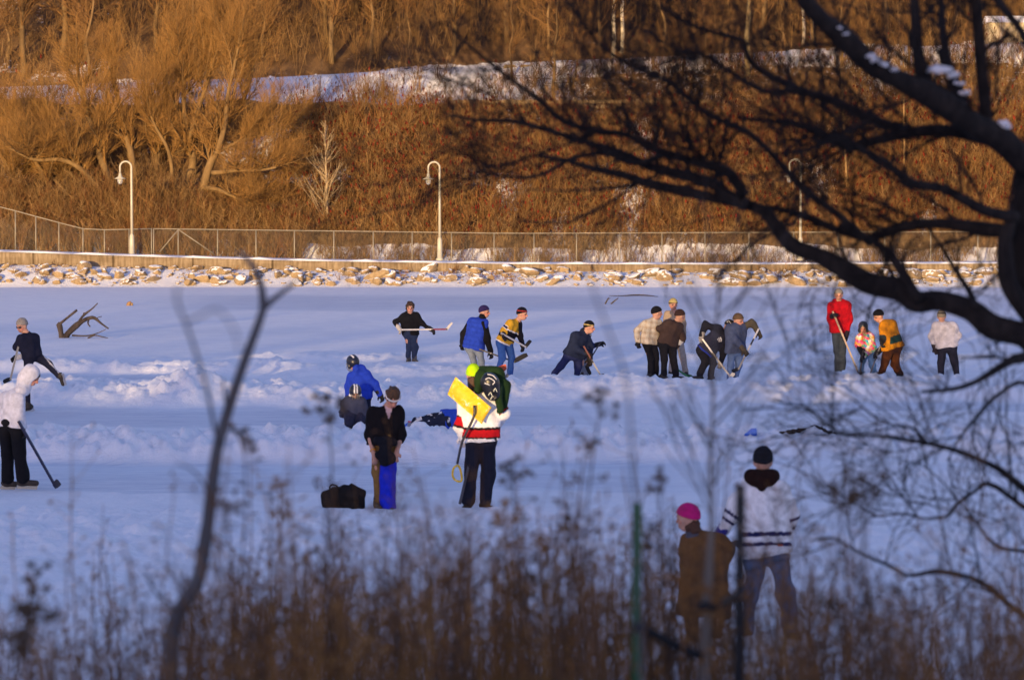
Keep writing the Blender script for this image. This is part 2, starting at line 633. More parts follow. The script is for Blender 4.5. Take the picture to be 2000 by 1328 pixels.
def snow_cover(x, Y):
    px = 1000 + x * FPX / Y
    n = fbm(x * 0.55, Y * 0.8, 4.0, 4)
    s = np.full(np.shape(x), 0.20) + 0.9 * (n - 0.5)
    s = np.where(Y < 110.6, 1.0, s)
    emb = (Y > 118.8) & (Y < YR + 7)
    s = np.where(emb, np.where(Y > YR - 1.6, 1.0, np.interp(px, [500, 900, 1050, 1200, 1500], [0.64, 0.60, 0.48, 0.40, 0.38]) + 0.5 * (n - .5)), s)
    s = np.where((Y > 110.6) & (Y < YB) & (px > 760), s + 0.09 + .07 * np.exp(-((px - 1200) / 200) ** 2), s)
    s = np.where((Y > 110.6) & (Y < YB) & (px > 420) & (px < 560), s + .1, s)
    s = np.where((Y > YR + 7), 0.14 + 0.8 * (n - 0.5) + 0.14 * (px < 230), s)
    return s


hill = link_mesh('hillside', np.stack([TX, TY, TZ], -1).reshape(-1, 3), grid_faces(*TX.shape), M_HILL, attr={'snow': snow_cover(TX, TY).ravel()})
tag(hill, kind='structure')

# sea wall
wx = np.arange(-34, 34.1, 0.5)
wt = wall_top(wx)
wh = np.interp(1000 + wx * 52, [0, 500, 1000, 2000], [.44, .36, .26, .22])
prof = []
for x, t, h in zip(wx, wt, wh):
    prof.append([[x, YW - .16, t - h - .5], [x, YW - .16, t - .03], [x, YW - .13, t], [x, YW + .28, t], [x, YW + .28, t - h - .5]])
prof = np.array(prof)
n5 = 5
F = [[i * n5 + k, i * n5 + k + 1, (i + 1) * n5 + k + 1, (i + 1) * n5 + k] for i in range(len(wx) - 1) for k in range(4)]
o = link_mesh('sea_wall', prof.reshape(-1, 3), F, M_CONC, smooth_shade=False)
tag(o, 'low tan concrete wall running along the far shore above the rocks', 'wall')
# snow lying along the wall top
V = []
for x, t in zip(wx, wt):
    hh = 0.05 + 0.03 * math.sin(x * 3.1) + 0.02 * math.sin(x * 7.7)
    V += [[x, YW - .10, t + .004], [x, YW - .06, t + hh * .8], [x, YW + .1, t + hh], [x, YW + .5, t + .06], [x, YW + 1.2, t + .02]]
F = [[i * 5 + k, i * 5 + k + 1, (i + 1) * 5 + k + 1, (i + 1) * 5 + k] for i in range(len(wx) - 1) for k in range(4)]
o = link_mesh('path', V, F, M_SNOWCAP)
tag(o, kind='structure')

# rocks of the shore
def rock_mesh(seed):
    r = np.random.RandomState(seed)
    import bmesh
    bm = bmesh.new()
    bmesh.ops.create_icosphere(bm, subdivisions=3, radius=1.0)
    V = np.array([v.co[:] for v in bm.verts])
    F = np.array([[v.index for v in f.verts] for f in bm.faces])
    bm.free()
    for _ in range(11):
        n = r.randn(3)
        n /= np.linalg.norm(n)
        d = r.uniform(0.42, 0.8)
        s = V @ n
        V = V - np.where(s > d, s - d, 0)[:, None] * n[None]
    V *= np.array([r.uniform(.8, 1.3), r.uniform(.6, .9), r.uniform(.5, .85)])
    V += 0.03 * r.randn(*V.shape) * 0.5
    me_o = link_mesh('rock', V, F, M_ROCK, smooth_shade=False)
    return me_o


rprotos = [rock_mesh(s) for s in range(12)]
rr = random.Random(5)
nrock = 0
ROCK_LABEL = 'angular brown rock with snow on top along the far shore'
spots = []
for k in range(285):
    px = rr.uniform(-40, 2040)
    v = rr.random()
    Y = 104.5 + v * 2.1
    spots.append((px, Y, rr.uniform(.12, .36) * (1.35 if rr.random() < .22 else 0.95)))
spots.append((1030, 105.9, .62))
spots.append((1540, 105.7, .5))
spots.append((1240, 105.4, .5))
for k, (px, Y, s) in enumerate(spots):
    p = rprotos[k % 12]
    o = p if k < 12 else p.copy()
    if k >= 12:
        COL.objects.link(o)
    x = (px - 1000) / FPX * Y
    o.location = (x, Y, float(hill_z(np.array([x]), np.array([Y]))[0]) + s * .18)
    o.rotation_euler = (rr.uniform(-.35, .35), rr.uniform(-.35, .35), rr.uniform(0, 6.28))
    o.scale = (s * rr.uniform(.8, 1.4), s * rr.uniform(.8, 1.2), s * rr.uniform(.7, 1.1))
    tag(o, ROCK_LABEL, 'rock', 'rocks along the far shoreline')
    if k >= 285:
        tag(o, ['large pointed boulder below the middle lamp post, biggest of the shore rocks', 'large slanted boulder at the shore below the right lamp post',
                'broad snow covered boulder at the shore right of the pointed one'][k - 285], 'boulder', 'rocks along the far shoreline')
        o.scale = [(s * .95, s * .8, s * .62), (s * 1.1, s * .8, s * .5), (s * 1.3, s * .8, s * .45)][k - 285]

# small rubble between the rocks
rq_ = np.random.RandomState(12)
VV, FF, nn = [], [], 0
Vr = [np.array([v.co[:] for v in p.data.vertices]) for p in rprotos]
Fr = [np.array([list(f.vertices) for f in p.data.polygons]) for p in rprotos]
for k in range(520):
    px, Y = rq_.uniform(-60, 2060), 104.4 + 2.2 * rq_.rand()
    x = (px - 1000) / FPX * Y
    a = rq_.uniform(0, 6.28)
    v = Vr[k % 12] * rq_.uniform(.05, .13) * np.array([rq_.uniform(.8, 1.8), 1, rq_.uniform(.6, 1)])
    v = np.stack([v[:, 0] * math.cos(a) - v[:, 1] * math.sin(a), v[:, 0] * math.sin(a) + v[:, 1] * math.cos(a), v[:, 2]], 1)
    VV.append(v + [x, Y, float(hill_z(np.array([x]), np.array([Y]))[0]) + .02])
    FF.append(Fr[k % 12] + nn)
    nn += len(v)
tag(link_mesh('shore_rubble', np.concatenate(VV), np.concatenate(FF), M_ROCK, smooth_shade=False), kind='stuff')

# ------------------------------------------------------------------ lamp posts
def lamp(px, py_base, py_top, label):
    b0 = at(px, py_base, 108.0)
    t = empty('lamp_post', b0)
    tag(t, label, 'lamp post', 'lamp posts along the shore path')
    h = (py_base - py_top) / FPX * 108.0
    r = 0.215
    g = Geo()
    arc = [(0, 0, 0.8)] + [(0, 0, h - r - .3)] + [(-r + r * math.cos(a), 0, h - r + r * math.sin(a)) for a in np.linspace(0, math.pi, 9)] + [(-2 * r, 0, h - r - .28)]
    rad = [.052, .042] + [.034] * 9 + [.032]
    g.tube(arc, rad, 8, 2)
    g.build('pole', M_LAMPM, t)
    g = Geo()
    g.lathe([(.0, -.02), (.15, -.02), (.15, .05), (.10, .08), (.095, .55), (.085, .78), (.06, .84), (.05, .86)], n=14)
    g.build('pole_base', M_LAMPM, t)
    zc = h - r - .28
    g = Geo()
    g.lathe([(.03, .06), (.05, .04), (.065, -.05), (.10, -.10), (.225, -.155), (.22, -.165), (.09, -.12), (.0, -.11)], (-2 * r, 0, zc), 18)
    g.build('lamp_shade', M_LAMPM, t)
    g = Geo()
    g.lathe([(.075, -.13), (.105, -.19), (.11, -.25), (.085, -.33), (.03, -.37), (0, -.375)], (-2 * r, 0, zc), 14)
    g.build('globe', M_GLASS, t)
    return t


lamp(258, 501, 316, 'pale goose-neck lamp post in front of the golden willows')
lamp(859, 508, 317, 'pale goose-neck lamp post standing before the red sumac slope')
lamp(1563, 508, 312, 'pale goose-neck lamp post seen behind the dark branches')

# ------------------------------------------------------------------ chain-link fences
def fence(name, label, posts, braces=()):
    """posts: list of (px, py_top, py_base)"""
    P = [(at(p[0], p[1], YF), at(p[0], p[2], YF)) for p in posts]
    t = empty(name, P[0][1])
    tag(t, label, 'fence')
    org = P[0][1]
    for a, b in P:
        Geo().tube([b - [0, 0, .3], a + [0, 0, .02]], .024, 6).build('post', M_WIRE, t, org)
    g = Geo()
    g.tube([a for a, b in P], .019, 6, 1)
    g.build('top_rail', M_WIRE, t, org)
    for (x0, y0, x1, y1) in braces:
        Geo().tube([at(x0, y0, YF), at(x1, y1, YF)], .02, 6).build('brace', M_WIRE, t, org)
    A0, A1 = [], []
    for (a, b), (c, d) in zip(P[:-1], P[1:]):
        L = abs(c[0] - a[0])
        n = max(4, int(L / .085))
        hgt = 1.0
        for k in range(-n, 2 * n):
            # diagonal wires clipped to the panel
            for sgn in (1, -1):
                u0, u1 = k / n, k / n + sgn * (a[2] - b[2]) / L
                v0, v1 = 0.0, 1.0
                uu = [u0, u1]
                vv = [v0, v1]
                lo, hi = 0.0, 1.0
                du = u1 - u0
                if abs(du) > 1e-6:
                    ts = sorted([(0 - u0) / du, (1 - u0) / du])
                    lo, hi = max(lo, ts[0]), min(hi, ts[1])
                if hi - lo < .02:
                    continue
                for tt, lst in ((lo, A0), (hi, A1)):
                    u = u0 + du * tt
                    top = a + (c - a) * u
                    bot = b + (d - b) * u
                    lst.append(bot + (top - bot) * tt)
    V, F = frusta(np.array(A0), np.array(A1), .0022, .0022, 3)
    link_mesh('wire_mesh', V, F, M_WIRE, t, origin=org, smooth_shade=False)
    return t


def f_top(px): return np.interp(px, [300, 700, 1000, 2000], [447, 452, 456, 452])
def f_base(px): return np.interp(px, [300, 600, 1000, 2000], [500, 507, 511, 510])


pp = [300, 348, 425, 500, 575, 652, 729, 805, 882, 965, 1043, 1126, 1210, 1293, 1377, 1463, 1550, 1637, 1728, 1818, 1910, 2002]
fence('chain_link_fence', 'long level chain-link fence along the path at the foot of the slope', [(p, f_top(p), f_base(p)) for p in pp],
      [(348, 449, 312, 492), (349, 449, 418, 496)])
fence('chain_link_fence', 'shorter chain-link fence stepping up to the left behind the left lamp post',
      [(-14, 401, 487), (30, 412, 489), (70, 423, 491), (115, 435, 492), (162, 447, 494), (204, 449, 496), (252, 448, 498), (296, 447, 499)])

# ------------------------------------------------------------------ bare trees
def unit(v):
    return v / (np.linalg.norm(v) + 1e-9)


class Twigs:
    """collects branch segments as plain frusta"""
    def __init__(self):
        self.a, self.b, self.r0, self.r1, self.c = [], [], [], [], []

    def seg(self, a, b, r0, r1, c):
        self.a.append(a); self.b.append(b); self.r0.append(r0); self.r1.append(r1); self.c.append(c)

    def build(self, name, mat, parent=None, origin=None, n=3):
        V, F = frusta(np.array(self.a), np.array(self.b), self.r0, self.r1, n)
        C = np.repeat(np.array(self.c), 2 * n, axis=0)
        return link_mesh(name, V, F, mat, parent, C, False, origin)


def grow(tw, p, d, L, r, lvl, rnd, cfg):
    """one branch of a bare tree and its side branches"""
    nseg = cfg['seg'][lvl]
    kids = cfg['kids'][lvl]
    col = cfg['col'][lvl] * rnd.uniform(.75, 1.2)
    step = L / nseg
    pts = [p]
    for i in range(nseg):
        d = unit(d + np.array([rnd.gauss(0, 1), rnd.gauss(0, 1), rnd.gauss(0, 1)]) * cfg['wob'][lvl] + np.array([0, 0, cfg['up'][lvl]]))
        q = p + d * step
        r2 = max(r * (1 - .75 * (i + 1) / nseg * (1 if lvl else .8)), cfg['rmin'])
        r1 = max(r * (1 - .75 * i / nseg * (1 if lvl else .8)), cfg['rmin'])
        tw.seg(p, q, r1, r2, col)
        p = q
        pts.append(p)
        if lvl + 1 < len(cfg['seg']):
            t = (i + 1) / nseg
            if t >= cfg['start'][lvl]:
                nk = kids / nseg / (1 - cfg['start'][lvl] * .8)
                nk = int(nk) + (rnd.random() < nk - int(nk))
                for k in range(nk):
                    a = rnd.uniform(0, 2 * math.pi)
                    e1 = unit(np.cross(d, [0.3, 0.2, 1.0]))
                    e2 = np.cross(d, e1)
                    spread = cfg['ang'][lvl] * rnd.uniform(.7, 1.25)
                    dd = unit(d * math.cos(spread) + (e1 * math.cos(a) + e2 * math.sin(a)) * math.sin(spread))
                    grow(tw, p - d * step * rnd.random(), dd, L * cfg['ratio'][lvl] * rnd.uniform(.6, 1.2) * (1.15 - .5 * t), r2 * .65, lvl + 1, rnd, cfg)


# ---- willows by the shore, traced trunks with sprays of upright twigs
WB = np.array([.19, .122, .054])
WT = np.array([.30, .165, .054])


def willow(label, YT, stems, seed, density=1.0, spray=1.0):
    rnd = random.Random(seed)
    base = at(stems[0][0][0][0], stems[0][0][0][1], YT)
    t = empty('willow_tree', base)
    tag(t, label, 'tree')
    g = Geo()
    tw = Twigs()
    for pts, r0, r1, dy in stems:
        n = len(pts)
        P = [at(p[0], p[1], YT + dy * i / (n - 1)) for i, p in enumerate(pts)]
        if pts[0][1] > 410:
            P.insert(0, P[0] + np.array([(P[0] - P[1])[0] * .5, 0, -1.1]))
        P = np.array(P)
        rad = np.linspace(r0, r1, len(P))
        g.tube(P, rad * (1 + .08 * np.sin(np.arange(len(P)) * 2.3)), 9, 4, WB)
        Pc, rc = catmull(P, rad, 6)
        L = len(Pc)
        nb = int(24 * density)
        for k in range(nb):
            i = int(L * (0.42 + .58 * rnd.random() ** .8))
            i = min(i, L - 2)
            d0 = unit(Pc[i + 1] - Pc[i])
            dd = unit(d0 * .7 + np.array([rnd.gauss(0, .7), rnd.gauss(0, .6), rnd.uniform(.0, .9)]))
            cfg = dict(seg=[5, 3, 2], kids=[13, 11, 0], col=[WB * .95, WT * .85, WT], wob=[.16, .16, .12], up=[.16, .12, .10], start=[.15, .1, 0],
                       ang=[.6, .5, .4], ratio=[.55, .6, .5], rmin=.0024)
            grow(tw, Pc[i], dd, rnd.uniform(1.2, 2.6) * spray, max(rc[i] * .36, .018), 0, rnd, cfg)
    g.build('trunk', M_BARKW, t, base)
    tw.build('crown', M_TWIG, t, base)
    return t


willow('golden willow with leaning forked trunks just left of the left lamp post', 112.6, [
    ([(242, 450), (219, 367), (198, 312), (181, 253), (160, 190), (150, 120)], .22, .06, .8),
    ([(228, 426), (194, 371), (156, 329), (118, 312), (67, 312), (20, 290)], .16, .05, -.6),
    ([(270, 440), (261, 337), (253, 287), (240, 236), (228, 181), (210, 110)], .21, .05, 1.4)], 1, 1.0)
willow('tall golden willow with several upright trunks right of the left lamp post', 113.4, [
    ([(350, 448), (358, 371), (377, 320), (367, 270), (360, 220), (358, 150), (350, 90)], .24, .05, .6),
    ([(310, 430), (304, 358), (310, 295), (320, 232), (323, 180), (318, 110)], .16, .05, 1.6),
    ([(333, 430), (337, 360), (329, 295), (300, 240), (285, 180)], .12, .04, -.4),
    ([(367, 280), (385, 220), (405, 160), (420, 90), (428, 40)], .11, .04, .8)], 2, 1.0)
willow('golden willow with low snow-lined side limbs and a right-leaning trunk', 112.2, [
    ([(380, 450), (396, 371), (411, 320), (426, 291), (447, 249), (476, 194), (500, 120)], .24, .05, 1.0),
    ([(426, 295), (440, 240), (446, 180), (462, 110), (470, 60)], .12, .04, .4),
    ([(415, 338), (440, 336), (464, 333), (506, 333), (540, 327)], .10, .04, -1.2),
    ([(398, 367), (425, 370), (447, 380), (485, 396), (515, 398)], .10, .03, -.8),
    ([(420, 300), (450, 285), (480, 270), (530, 262)], .08, .03, .8)], 3, .8)
willow('slender bent willow leaning left at the left end of the fence', 112.8, [
    ([(139, 445), (105, 380), (72, 320), (40, 270), (10, 230)], .13, .04, .5),
    ([(152, 446), (131, 392), (120, 330), (100, 250), (90, 190)], .11, .04, 1.0),
    ([(60, 440), (30, 360), (5, 300), (-20, 220)], .1, .03, 1.0)], 4, .85)
# fallen trunk between willows
P = [at(392, 396, 112.4), at(430, 402, 112.2), at(470, 406, 112.0), at(506, 412, 111.8)]
o = Geo().tube(P, [.15, .14, .12, .08], 9, 3, WB).build('fallen_trunk', M_BARKW, None, P[0])
tag(o, 'fallen grey-brown trunk lying on the slope right of the willow trunks', 'log')

# ---- small pale tree with a straight trunk and ascending branches
def ascending_tree(px, py0, py1, Y, label, seed, colr, r=.07):
    rnd = random.Random(seed)
    a, b = at(px, py0, Y), at(px - 3, py1, Y)
    a[2] -= .3
    t = empty('bare_tree', a)
    tag(t, label, 'tree')
    P = np.array([a + (b - a) * k / 6 + np.array([rnd.gauss(0, .04), 0, 0]) * (k > 0) for k in range(7)])
    Geo().tube(P, np.linspace(r, .012, 7), 8, 3, colr).build('trunk', M_BARKW, t, a)
    tw = Twigs()
    H = b[2] - a[2]
    for k in range(44):
        s = .18 + .8 * k / 44
        p = a + (b - a) * s
        an = rnd.uniform(0, 6.28)
        dd = unit(np.array([math.cos(an), math.sin(an) * .8, rnd.uniform(.6, 1.1)]))
        cfg = dict(seg=[4, 2], kids=[7, 0], col=[colr, colr * .85], wob=[.08, .1], up=[.12, .1], start=[.2, 0], ang=[.45, .4], ratio=[.4, .4], rmin=.006)
        grow(tw, p, dd, H * .42 * (1.08 - s) * rnd.uniform(.7, 1.1), .02, 0, rnd, cfg)
    tw.build('crown', M_TWIG, t, a)


ascending_tree(637, 470, 235, 111.5, 'small pale bare tree with ascending branches behind the fence', 8, np.array([.36, .27, .16]))

# ---- the wood on the upper slope: several kinds, copied
def forest_proto(seed, H, r, col, tcol, lean=0.0):
    rnd = random.Random(seed)
    t = empty('bare_tree', (0, 0, 0))
    P = [np.array([0, 0, -.4])]
    for k in range(1, 8):
        P.append(np.array([lean * k / 7 * H * .2 + rnd.gauss(0, .07), rnd.gauss(0, .07), H * k / 7]))
    P = np.array(P)
    Geo().tube(P, np.linspace(r, .02, 8), 8, 3, col).build('trunk', M_BARKW, t)
    tw = Twigs()
    for k in range(30):
        s = .16 + .82 * k / 30
        i = min(int(s * 7), 6)
        p = P[i] + (P[i + 1] - P[i]) * (s * 7 - i)
        an = rnd.uniform(0, 6.28)
        dd = unit(np.array([math.cos(an), math.sin(an), rnd.uniform(.3, 1.4)]))
        cfg = dict(seg=[4, 3, 2], kids=[7, 6, 0], col=[tcol * .9, tcol, tcol], wob=[.14, .15, .1], up=[.14, .1, .1], start=[.2, .1, 0], ang=[.6, .5, .4],
                   ratio=[.5, .5, .4], rmin=.006)
        grow(tw, p, dd, H * .30 * (1.15 - .7 * s) * rnd.uniform(.7, 1.2), r * .3, 0, rnd, cfg)
    tw.build('crown', M_TWIG, t)
    return t


FB = np.array([.16, .105, .05])
FT = np.array([.21, .115, .045])
protos = [forest_proto(20 + k, [7.5, 9, 6, 8.5, 7, 10][k], [.10, .14, .08, .12, .07, .15][k],
                       [FB, FB * .8, FB * 1.2, FB * .7, FB * 1.5, FB][k], [FT, FT * .85, FT * 1.15, FT * .8, FT * 1.2, FT][k], [0, .3, -.4, .2, .5, -.2][k]) for k in range(6)]
rf = random.Random(77)
flabels = ['bare brown tree with a straight trunk in the wood above the snowy road', 'thick trunked bare tree in the wood above the snowy road']
k = 0
place = []
for Yt in (131.5, 133.5, 136, 139, 143, 147):
    n = 16
    for i in range(n):
        px = -120 + 2240 * (i + rf.random()) / n
        place.append((px, Yt + rf.uniform(-.8, .8)))
for px in (1000, 1080, 1125, 1330, 1385, 1640, 1690, 1770, 1900):       # thin trees on the embankment below the road
    place.append((px, rf.uniform(120.2, 122.5)))
for i, (px, Yt) in enumerate(place):
    pr = protos[i % 6]
    t = pr if i < 6 else copy_tree(pr)
    x = (px - 1000) / FPX * Yt
    t.location = (x, Yt, float(hill_z(np.array([x]), np.array([Yt]))[0]))
    t.rotation_euler = (0, 0, rf.uniform(0, 6.28))
    s = rf.uniform(.75, 1.15) * (.55 if i >= 96 else 1)
    t.scale = (s, s, s)
    if i >= 96:
        tag(t, 'thin bare young tree on the bank just below the snowy road', 'tree', 'young trees on the bank below the road')
    elif i % 6 in (1, 5):
        tag(t, flabels[1], 'tree', 'thick trees in the wood above the road')
    else:
        tag(t, flabels[0], 'tree', 'slim trees in the wood above the road')

# ---- pale birch trunks beyond the road, and other pale stems on the slope
M_BIRCH = simple('birch_bark', (0.42, 0.36, 0.26), (0.66, 0.60, 0.48), 5, 0.8, 0.2, (1, 1, 2.5), 0.3, 0.01)
bl = {1197: 'left of the pair of pale birch trunks above the road at top centre', 1214: 'right of the pair of pale birch trunks above the road at top centre',
      1568: 'left of the two pale birch trunks beside the big dark limb', 1584: 'right of the two pale birch trunks beside the big dark limb',
      1458: 'pale greenish trunk on the bank below the road left of the dark limb'}
for px, Yt, r, py0, py1 in ((1197, 131.2, .10, 96, -120), (1214, 131.5, .10, 100, -120), (1568, 131.3, .09, 100, -120), (1584, 131.6, .10, 98, -120), (1458, 121.0, .15, 195, -80)):
    a, b = at(px, py0, Yt), at(px + 6, py1, Yt)
    a[2] = float(hill_z(a[:1], np.array([Yt]))[0]) - .2
    t = empty('birch_tree', a)
    tag(t, bl[px], 'tree')
    P = np.array([a + (b - a) * q for q in (0, .2, .4, .6, .8, 1)])
    P[1:-1, 0] += np.array([.03, -.04, .03, -.02])
    if px == 1458:
        Geo().tube(P, np.linspace(r, r * .55, 6), 9, 3, np.array([.26, .20, .11])).build('trunk', M_BARKW, t, a)
    else:
        Geo().tube(P, np.linspace(r, r * .55, 6), 9, 3).build('trunk', M_BIRCH, t, a)
    tw = Twigs()
    rnd = random.Random(px)
    for k in range(16):
        s = .35 + .6 * k / 16
        an = rnd.uniform(0, 6.28)
        cfg = dict(seg=[4, 3, 2], kids=[5, 4, 0], col=[FB, FT, FT], wob=[.12, .15, .1], up=[.1, .1, .1], start=[.2, .1, 0], ang=[.6, .5, .4], ratio=[.5, .5, .4], rmin=.006)
        grow(tw, a + (b - a) * s, unit(np.array([math.cos(an), math.sin(an), .9])), rnd.uniform(.8, 1.6), .025, 0, rnd, cfg)
    tw.build('crown', M_TWIG, t, a)
# slim trunk crossing the slope on the right
for px0, px1, Yt, lb in ((1660, 1640, 113.0, 'tall thin golden trunk on the slope right of the right lamp post'), (1768, 1764, 113.8, 'second slim trunk on the slope further right of the right lamp post')):
    a, b = at(px0, 470, Yt), at(px1, 90, Yt)
    t = empty('slim_tree', a)
    tag(t, lb, 'tree')
    P = np.array([a + (b - a) * q for q in (0, .25, .5, .75, 1)])
    P[0, 2] -= .5
    Geo().tube(P, np.linspace(.06, .02, 5), 7, 3, np.array([.30, .19, .085])).build('trunk', M_BARKW, t, a)
    tw = Twigs()
    rnd = random.Random(px0)
    for k in range(26):
        an = rnd.uniform(0, 6.28)
        cfg = dict(seg=[4, 2], kids=[7, 0], col=[FB, FT], wob=[.12, .1], up=[.1, .1], start=[.2, 0], ang=[.5, .4], ratio=[.4, .4], rmin=.006)
        grow(tw, a + (b - a) * (.25 + .72 * k / 26), unit(np.array([math.cos(an), math.sin(an), .8])), rnd.uniform(.6, 1.3), .02, 0, rnd, cfg)
    tw.build('crown', M_TWIG, t, a)


# ------------------------------------------------------------------ brush on the hillside (nobody could count it)
def brush(name, N, xr, yr, hr, stems, col, mask=None, seed=1, r=.012, spread=.35, berries=0.0, twigs=3):
    rs = np.random.RandomState(seed)
    x = rs.uniform(*xr, N)
    Y = rs.uniform(*yr, N)
    if mask is not None:
        keep = rs.rand(N) < mask(x, Y)
        x, Y = x[keep], Y[keep]
    N = len(x)
    z = hill_z(x, Y)
    h = rs.uniform(*hr, N) * (0.6 + .8 * fbm(x * .5, Y * .5, 7.7, 2))
    pc = np.asarray(col)[rs.randint(0, len(col), N)] * rs.uniform(.65, 1.25, (N, 1))
    S = stems
    B = np.repeat(np.stack([x, Y, z - .05], 1), S, 0)
    hh = np.repeat(h, S) * rs.uniform(.55, 1.1, N * S)
    d1 = rs.randn(N * S, 3) * spread
    d1[:, 2] = 1
    d2 = d1 + rs.randn(N * S, 3) * spread * .8
    d2[:, 2] = 1
    B[:, :2] += rs.randn(N * S, 2) * .05
    M = B + d1 / np.linalg.norm(d1, axis=1, keepdims=True) * (hh * .5)[:, None]
    T = M + d2 / np.linalg.norm(d2, axis=1, keepdims=True) * (hh * .5)[:, None]
    cc = np.repeat(pc, S, 0)
    A, E, r0, r1, C = [B, M], [M, T], [np.full(N * S, r), np.full(N * S, r * .75)], [np.full(N * S, r * .75), np.full(N * S, r * .35)], [cc * .9, cc]
    for k in range(twigs):
        q = rs.uniform(.1, .9, (N * S, 1))
        s0 = M + (T - M) * q
        dt = rs.randn(N * S, 3) * .6
        dt[:, 2] = np.abs(dt[:, 2]) * .6 + .45
        e = s0 + dt / np.linalg.norm(dt, axis=1, keepdims=True) * (hh * .33)[:, None]
        A.append(s0); E.append(e); r0.append(np.full(N * S, r * .6)); r1.append(np.full(N * S, r * .25)); C.append(cc * 1.08)
    if berries:
        kb = rs.rand(N * S) < berries
        tb = T[kb]
        nb = len(tb)
        up = np.tile([0, 0, 1.0], (nb, 1)) + rs.randn(nb, 3) * .25
        hb_ = rs.uniform(.08, .17, nb)[:, None]
        mid = tb + up * hb_ * .45
        end = tb + up * hb_
        rb = np.array([.16, .022, .012]) * rs.uniform(.5, 1.4, (nb, 1))
        A += [tb, mid]; E += [mid, end]
        r0 += [np.full(nb, .02), np.full(nb, .042)]
        r1 += [np.full(nb, .042), np.full(nb, .008)]
        C += [rb, rb]
    V, F = frusta(np.concatenate(A), np.concatenate(E), np.concatenate(r0), np.concatenate(r1), 3)
    o = link_mesh(name, V, F, M_TWIG, None, np.repeat(np.concatenate(C), 6, 0), False)
    tag(o, kind='stuff')
    return o


TAN = [(.26, .155, .06), (.20, .115, .045), (.30, .19, .085), (.16, .085, .035)]
RUST = [(.22, .105, .038), (.27, .145, .052), (.18, .072, .03), (.31, .185, .075)]
DARK = [(.12, .07, .03), (.16, .095, .04), (.20, .12, .05)]


def m_slope(x, Y):
    px = 1000 + x * FPX / Y
    sn = np.clip(1.1 - 1.05 * smooth(.22, .7, snow_cover(x, Y)), .42, 1)
    sn = sn * (.4 + .9 * smooth(.35, .6, fbm(x * .9, Y * .9, 2.2, 2)))
    return sn * np.where(px < 560, .55, 1.0)


def m_left(x, Y):
    return np.clip(1.1 - smooth(.35, .6, snow_cover(x, Y)), .1, 1)


def m_bank(x, Y):
    px = 1000 + x * FPX / Y
    d = np.interp(px, [300, 560, 600, 780, 900, 1050, 1300, 2000], [.35, .12, .05, .08, .14, .45, .8, .85])
    d = d + .8 * np.exp(-((px - 730) / 50) ** 2) * (Y < 121.6)
    return np.clip(d, 0, 1) * np.where(Y > YR - 1.4, .35 * (px > 1050), 1)


brush('sumac_thicket', 8000, (-9.5, 24), (110.8, 117.0), (.7, 1.3), 4, RUST, m_slope, 1, .0125, .3, .16, 2)
brush('dry_brush', 4600, (-24, 25), (110.4, 117.2), (.8, 1.5), 5, TAN, m_slope, 2, .011, .4, 0, 3)
brush('shore_brush', 1500, (-24, -8), (109.4, 112.5), (.7, 1.5), 6, RUST + TAN, None, 3, .011, .4, 0, 3)
brush('fence_grass', 1900, (-8, 24), (109.2, 111.2), (.3, .9), 5, TAN, lambda x, Y: .25 + .75 * (fbm(x * .6, Y, 1.0, 2) > .5), 4, .009, .35, 0, 2)
brush('bank_brush', 3600, (-27, 27), (118.4, 124.0), (.5, 1.5), 5, TAN, m_bank, 5, .011, .35, .05, 3)
brush('wood_undergrowth', 5200, (-31, 31), (130.6, 150), (1.0, 3.2), 4, DARK + TAN, lambda x, Y: np.where((1000 + x * FPX / Y) < 210, .25, .3 + .8 * smooth(.4, .6, fbm(x * .4, Y * .4, 8.8, 2))), 6, .012, .25, 0, 3)
# low reddish weeds among the shore rocks
brush('shore_weeds', 260, (-20, 22), (104.9, 106.7), (.2, .5), 6, RUST, lambda x, Y: (fbm(x * .35, Y * .3, 3.3, 2) > .55) * 1.0, 7, .008, .5, 0, 2)

# timber barrier on the bench, concrete blocks and cream hut by the road
M_TIMBER = simple('weathered_timber', (0.30, 0.22, 0.12), (0.42, 0.32, 0.19), 4, 0.9, 0.1, (0.2, 1, 1), 0.3, 0.02)
t = empty('timber_barrier', at(860, 204, 117.9))
tag(t, 'long low timber barrier along the bench halfway up the red brown slope', 'barrier')
o0 = at(860, 204, 117.9)
for z0, z1 in ((196, 204), (205, 211)):
    a, b = at(870, z0 + 2, 117.9), at(2010, z0 - 4, 117.9)
    g = Geo()
    g.box((a + b) / 2 + [0, 0, -.09], (b[0] - a[0], .1, .15), 0)
    g.build('beam', M_TIMBER, t, o0, False)
for k in range(10):
    p = at(880 + k * 122, 204, 118.02)
    g = Geo()
    g.box(p + [0, 0, -.15], (.14, .12, .75))
    g.build('post', M_TIMBER, t, o0, False)
for px, w, lb in ((995, .55, 'left of two squat tan blocks at the edge of the snowy road'), (1028, .6, 'right of two squat tan blocks at the edge of the snowy road')):
    p = at(px, 140, 123.2)
    g = Geo()
    g.box(p, (w, .4, .42), .1)
    g.box(p + [0, 0, .24], (w * .8, .3, .08), .1)
    o = g.build('concrete_block', M_TIMBER, None, p, False)
    tag(o, lb, 'block')
p = at(1962, 84, 129.0)
p[2] = float(hill_z(p[:1], np.array([129.0]))[0])
t = empty('hut', p)
tag(t, 'cream hut beside the snowy road at the top right corner', 'hut')
M_CREAM = simple('cream_boards', (0.50, 0.42, 0.28), (0.58, 0.50, 0.34), 3, 0.7, 0.3, (1, 1, 6), 0.3, 0.02)
g = Geo(); g.box((0, 0, .55), (1.62, 1.2, 1.1)); g.build('wall', M_CREAM, t, None, False)
g = Geo()
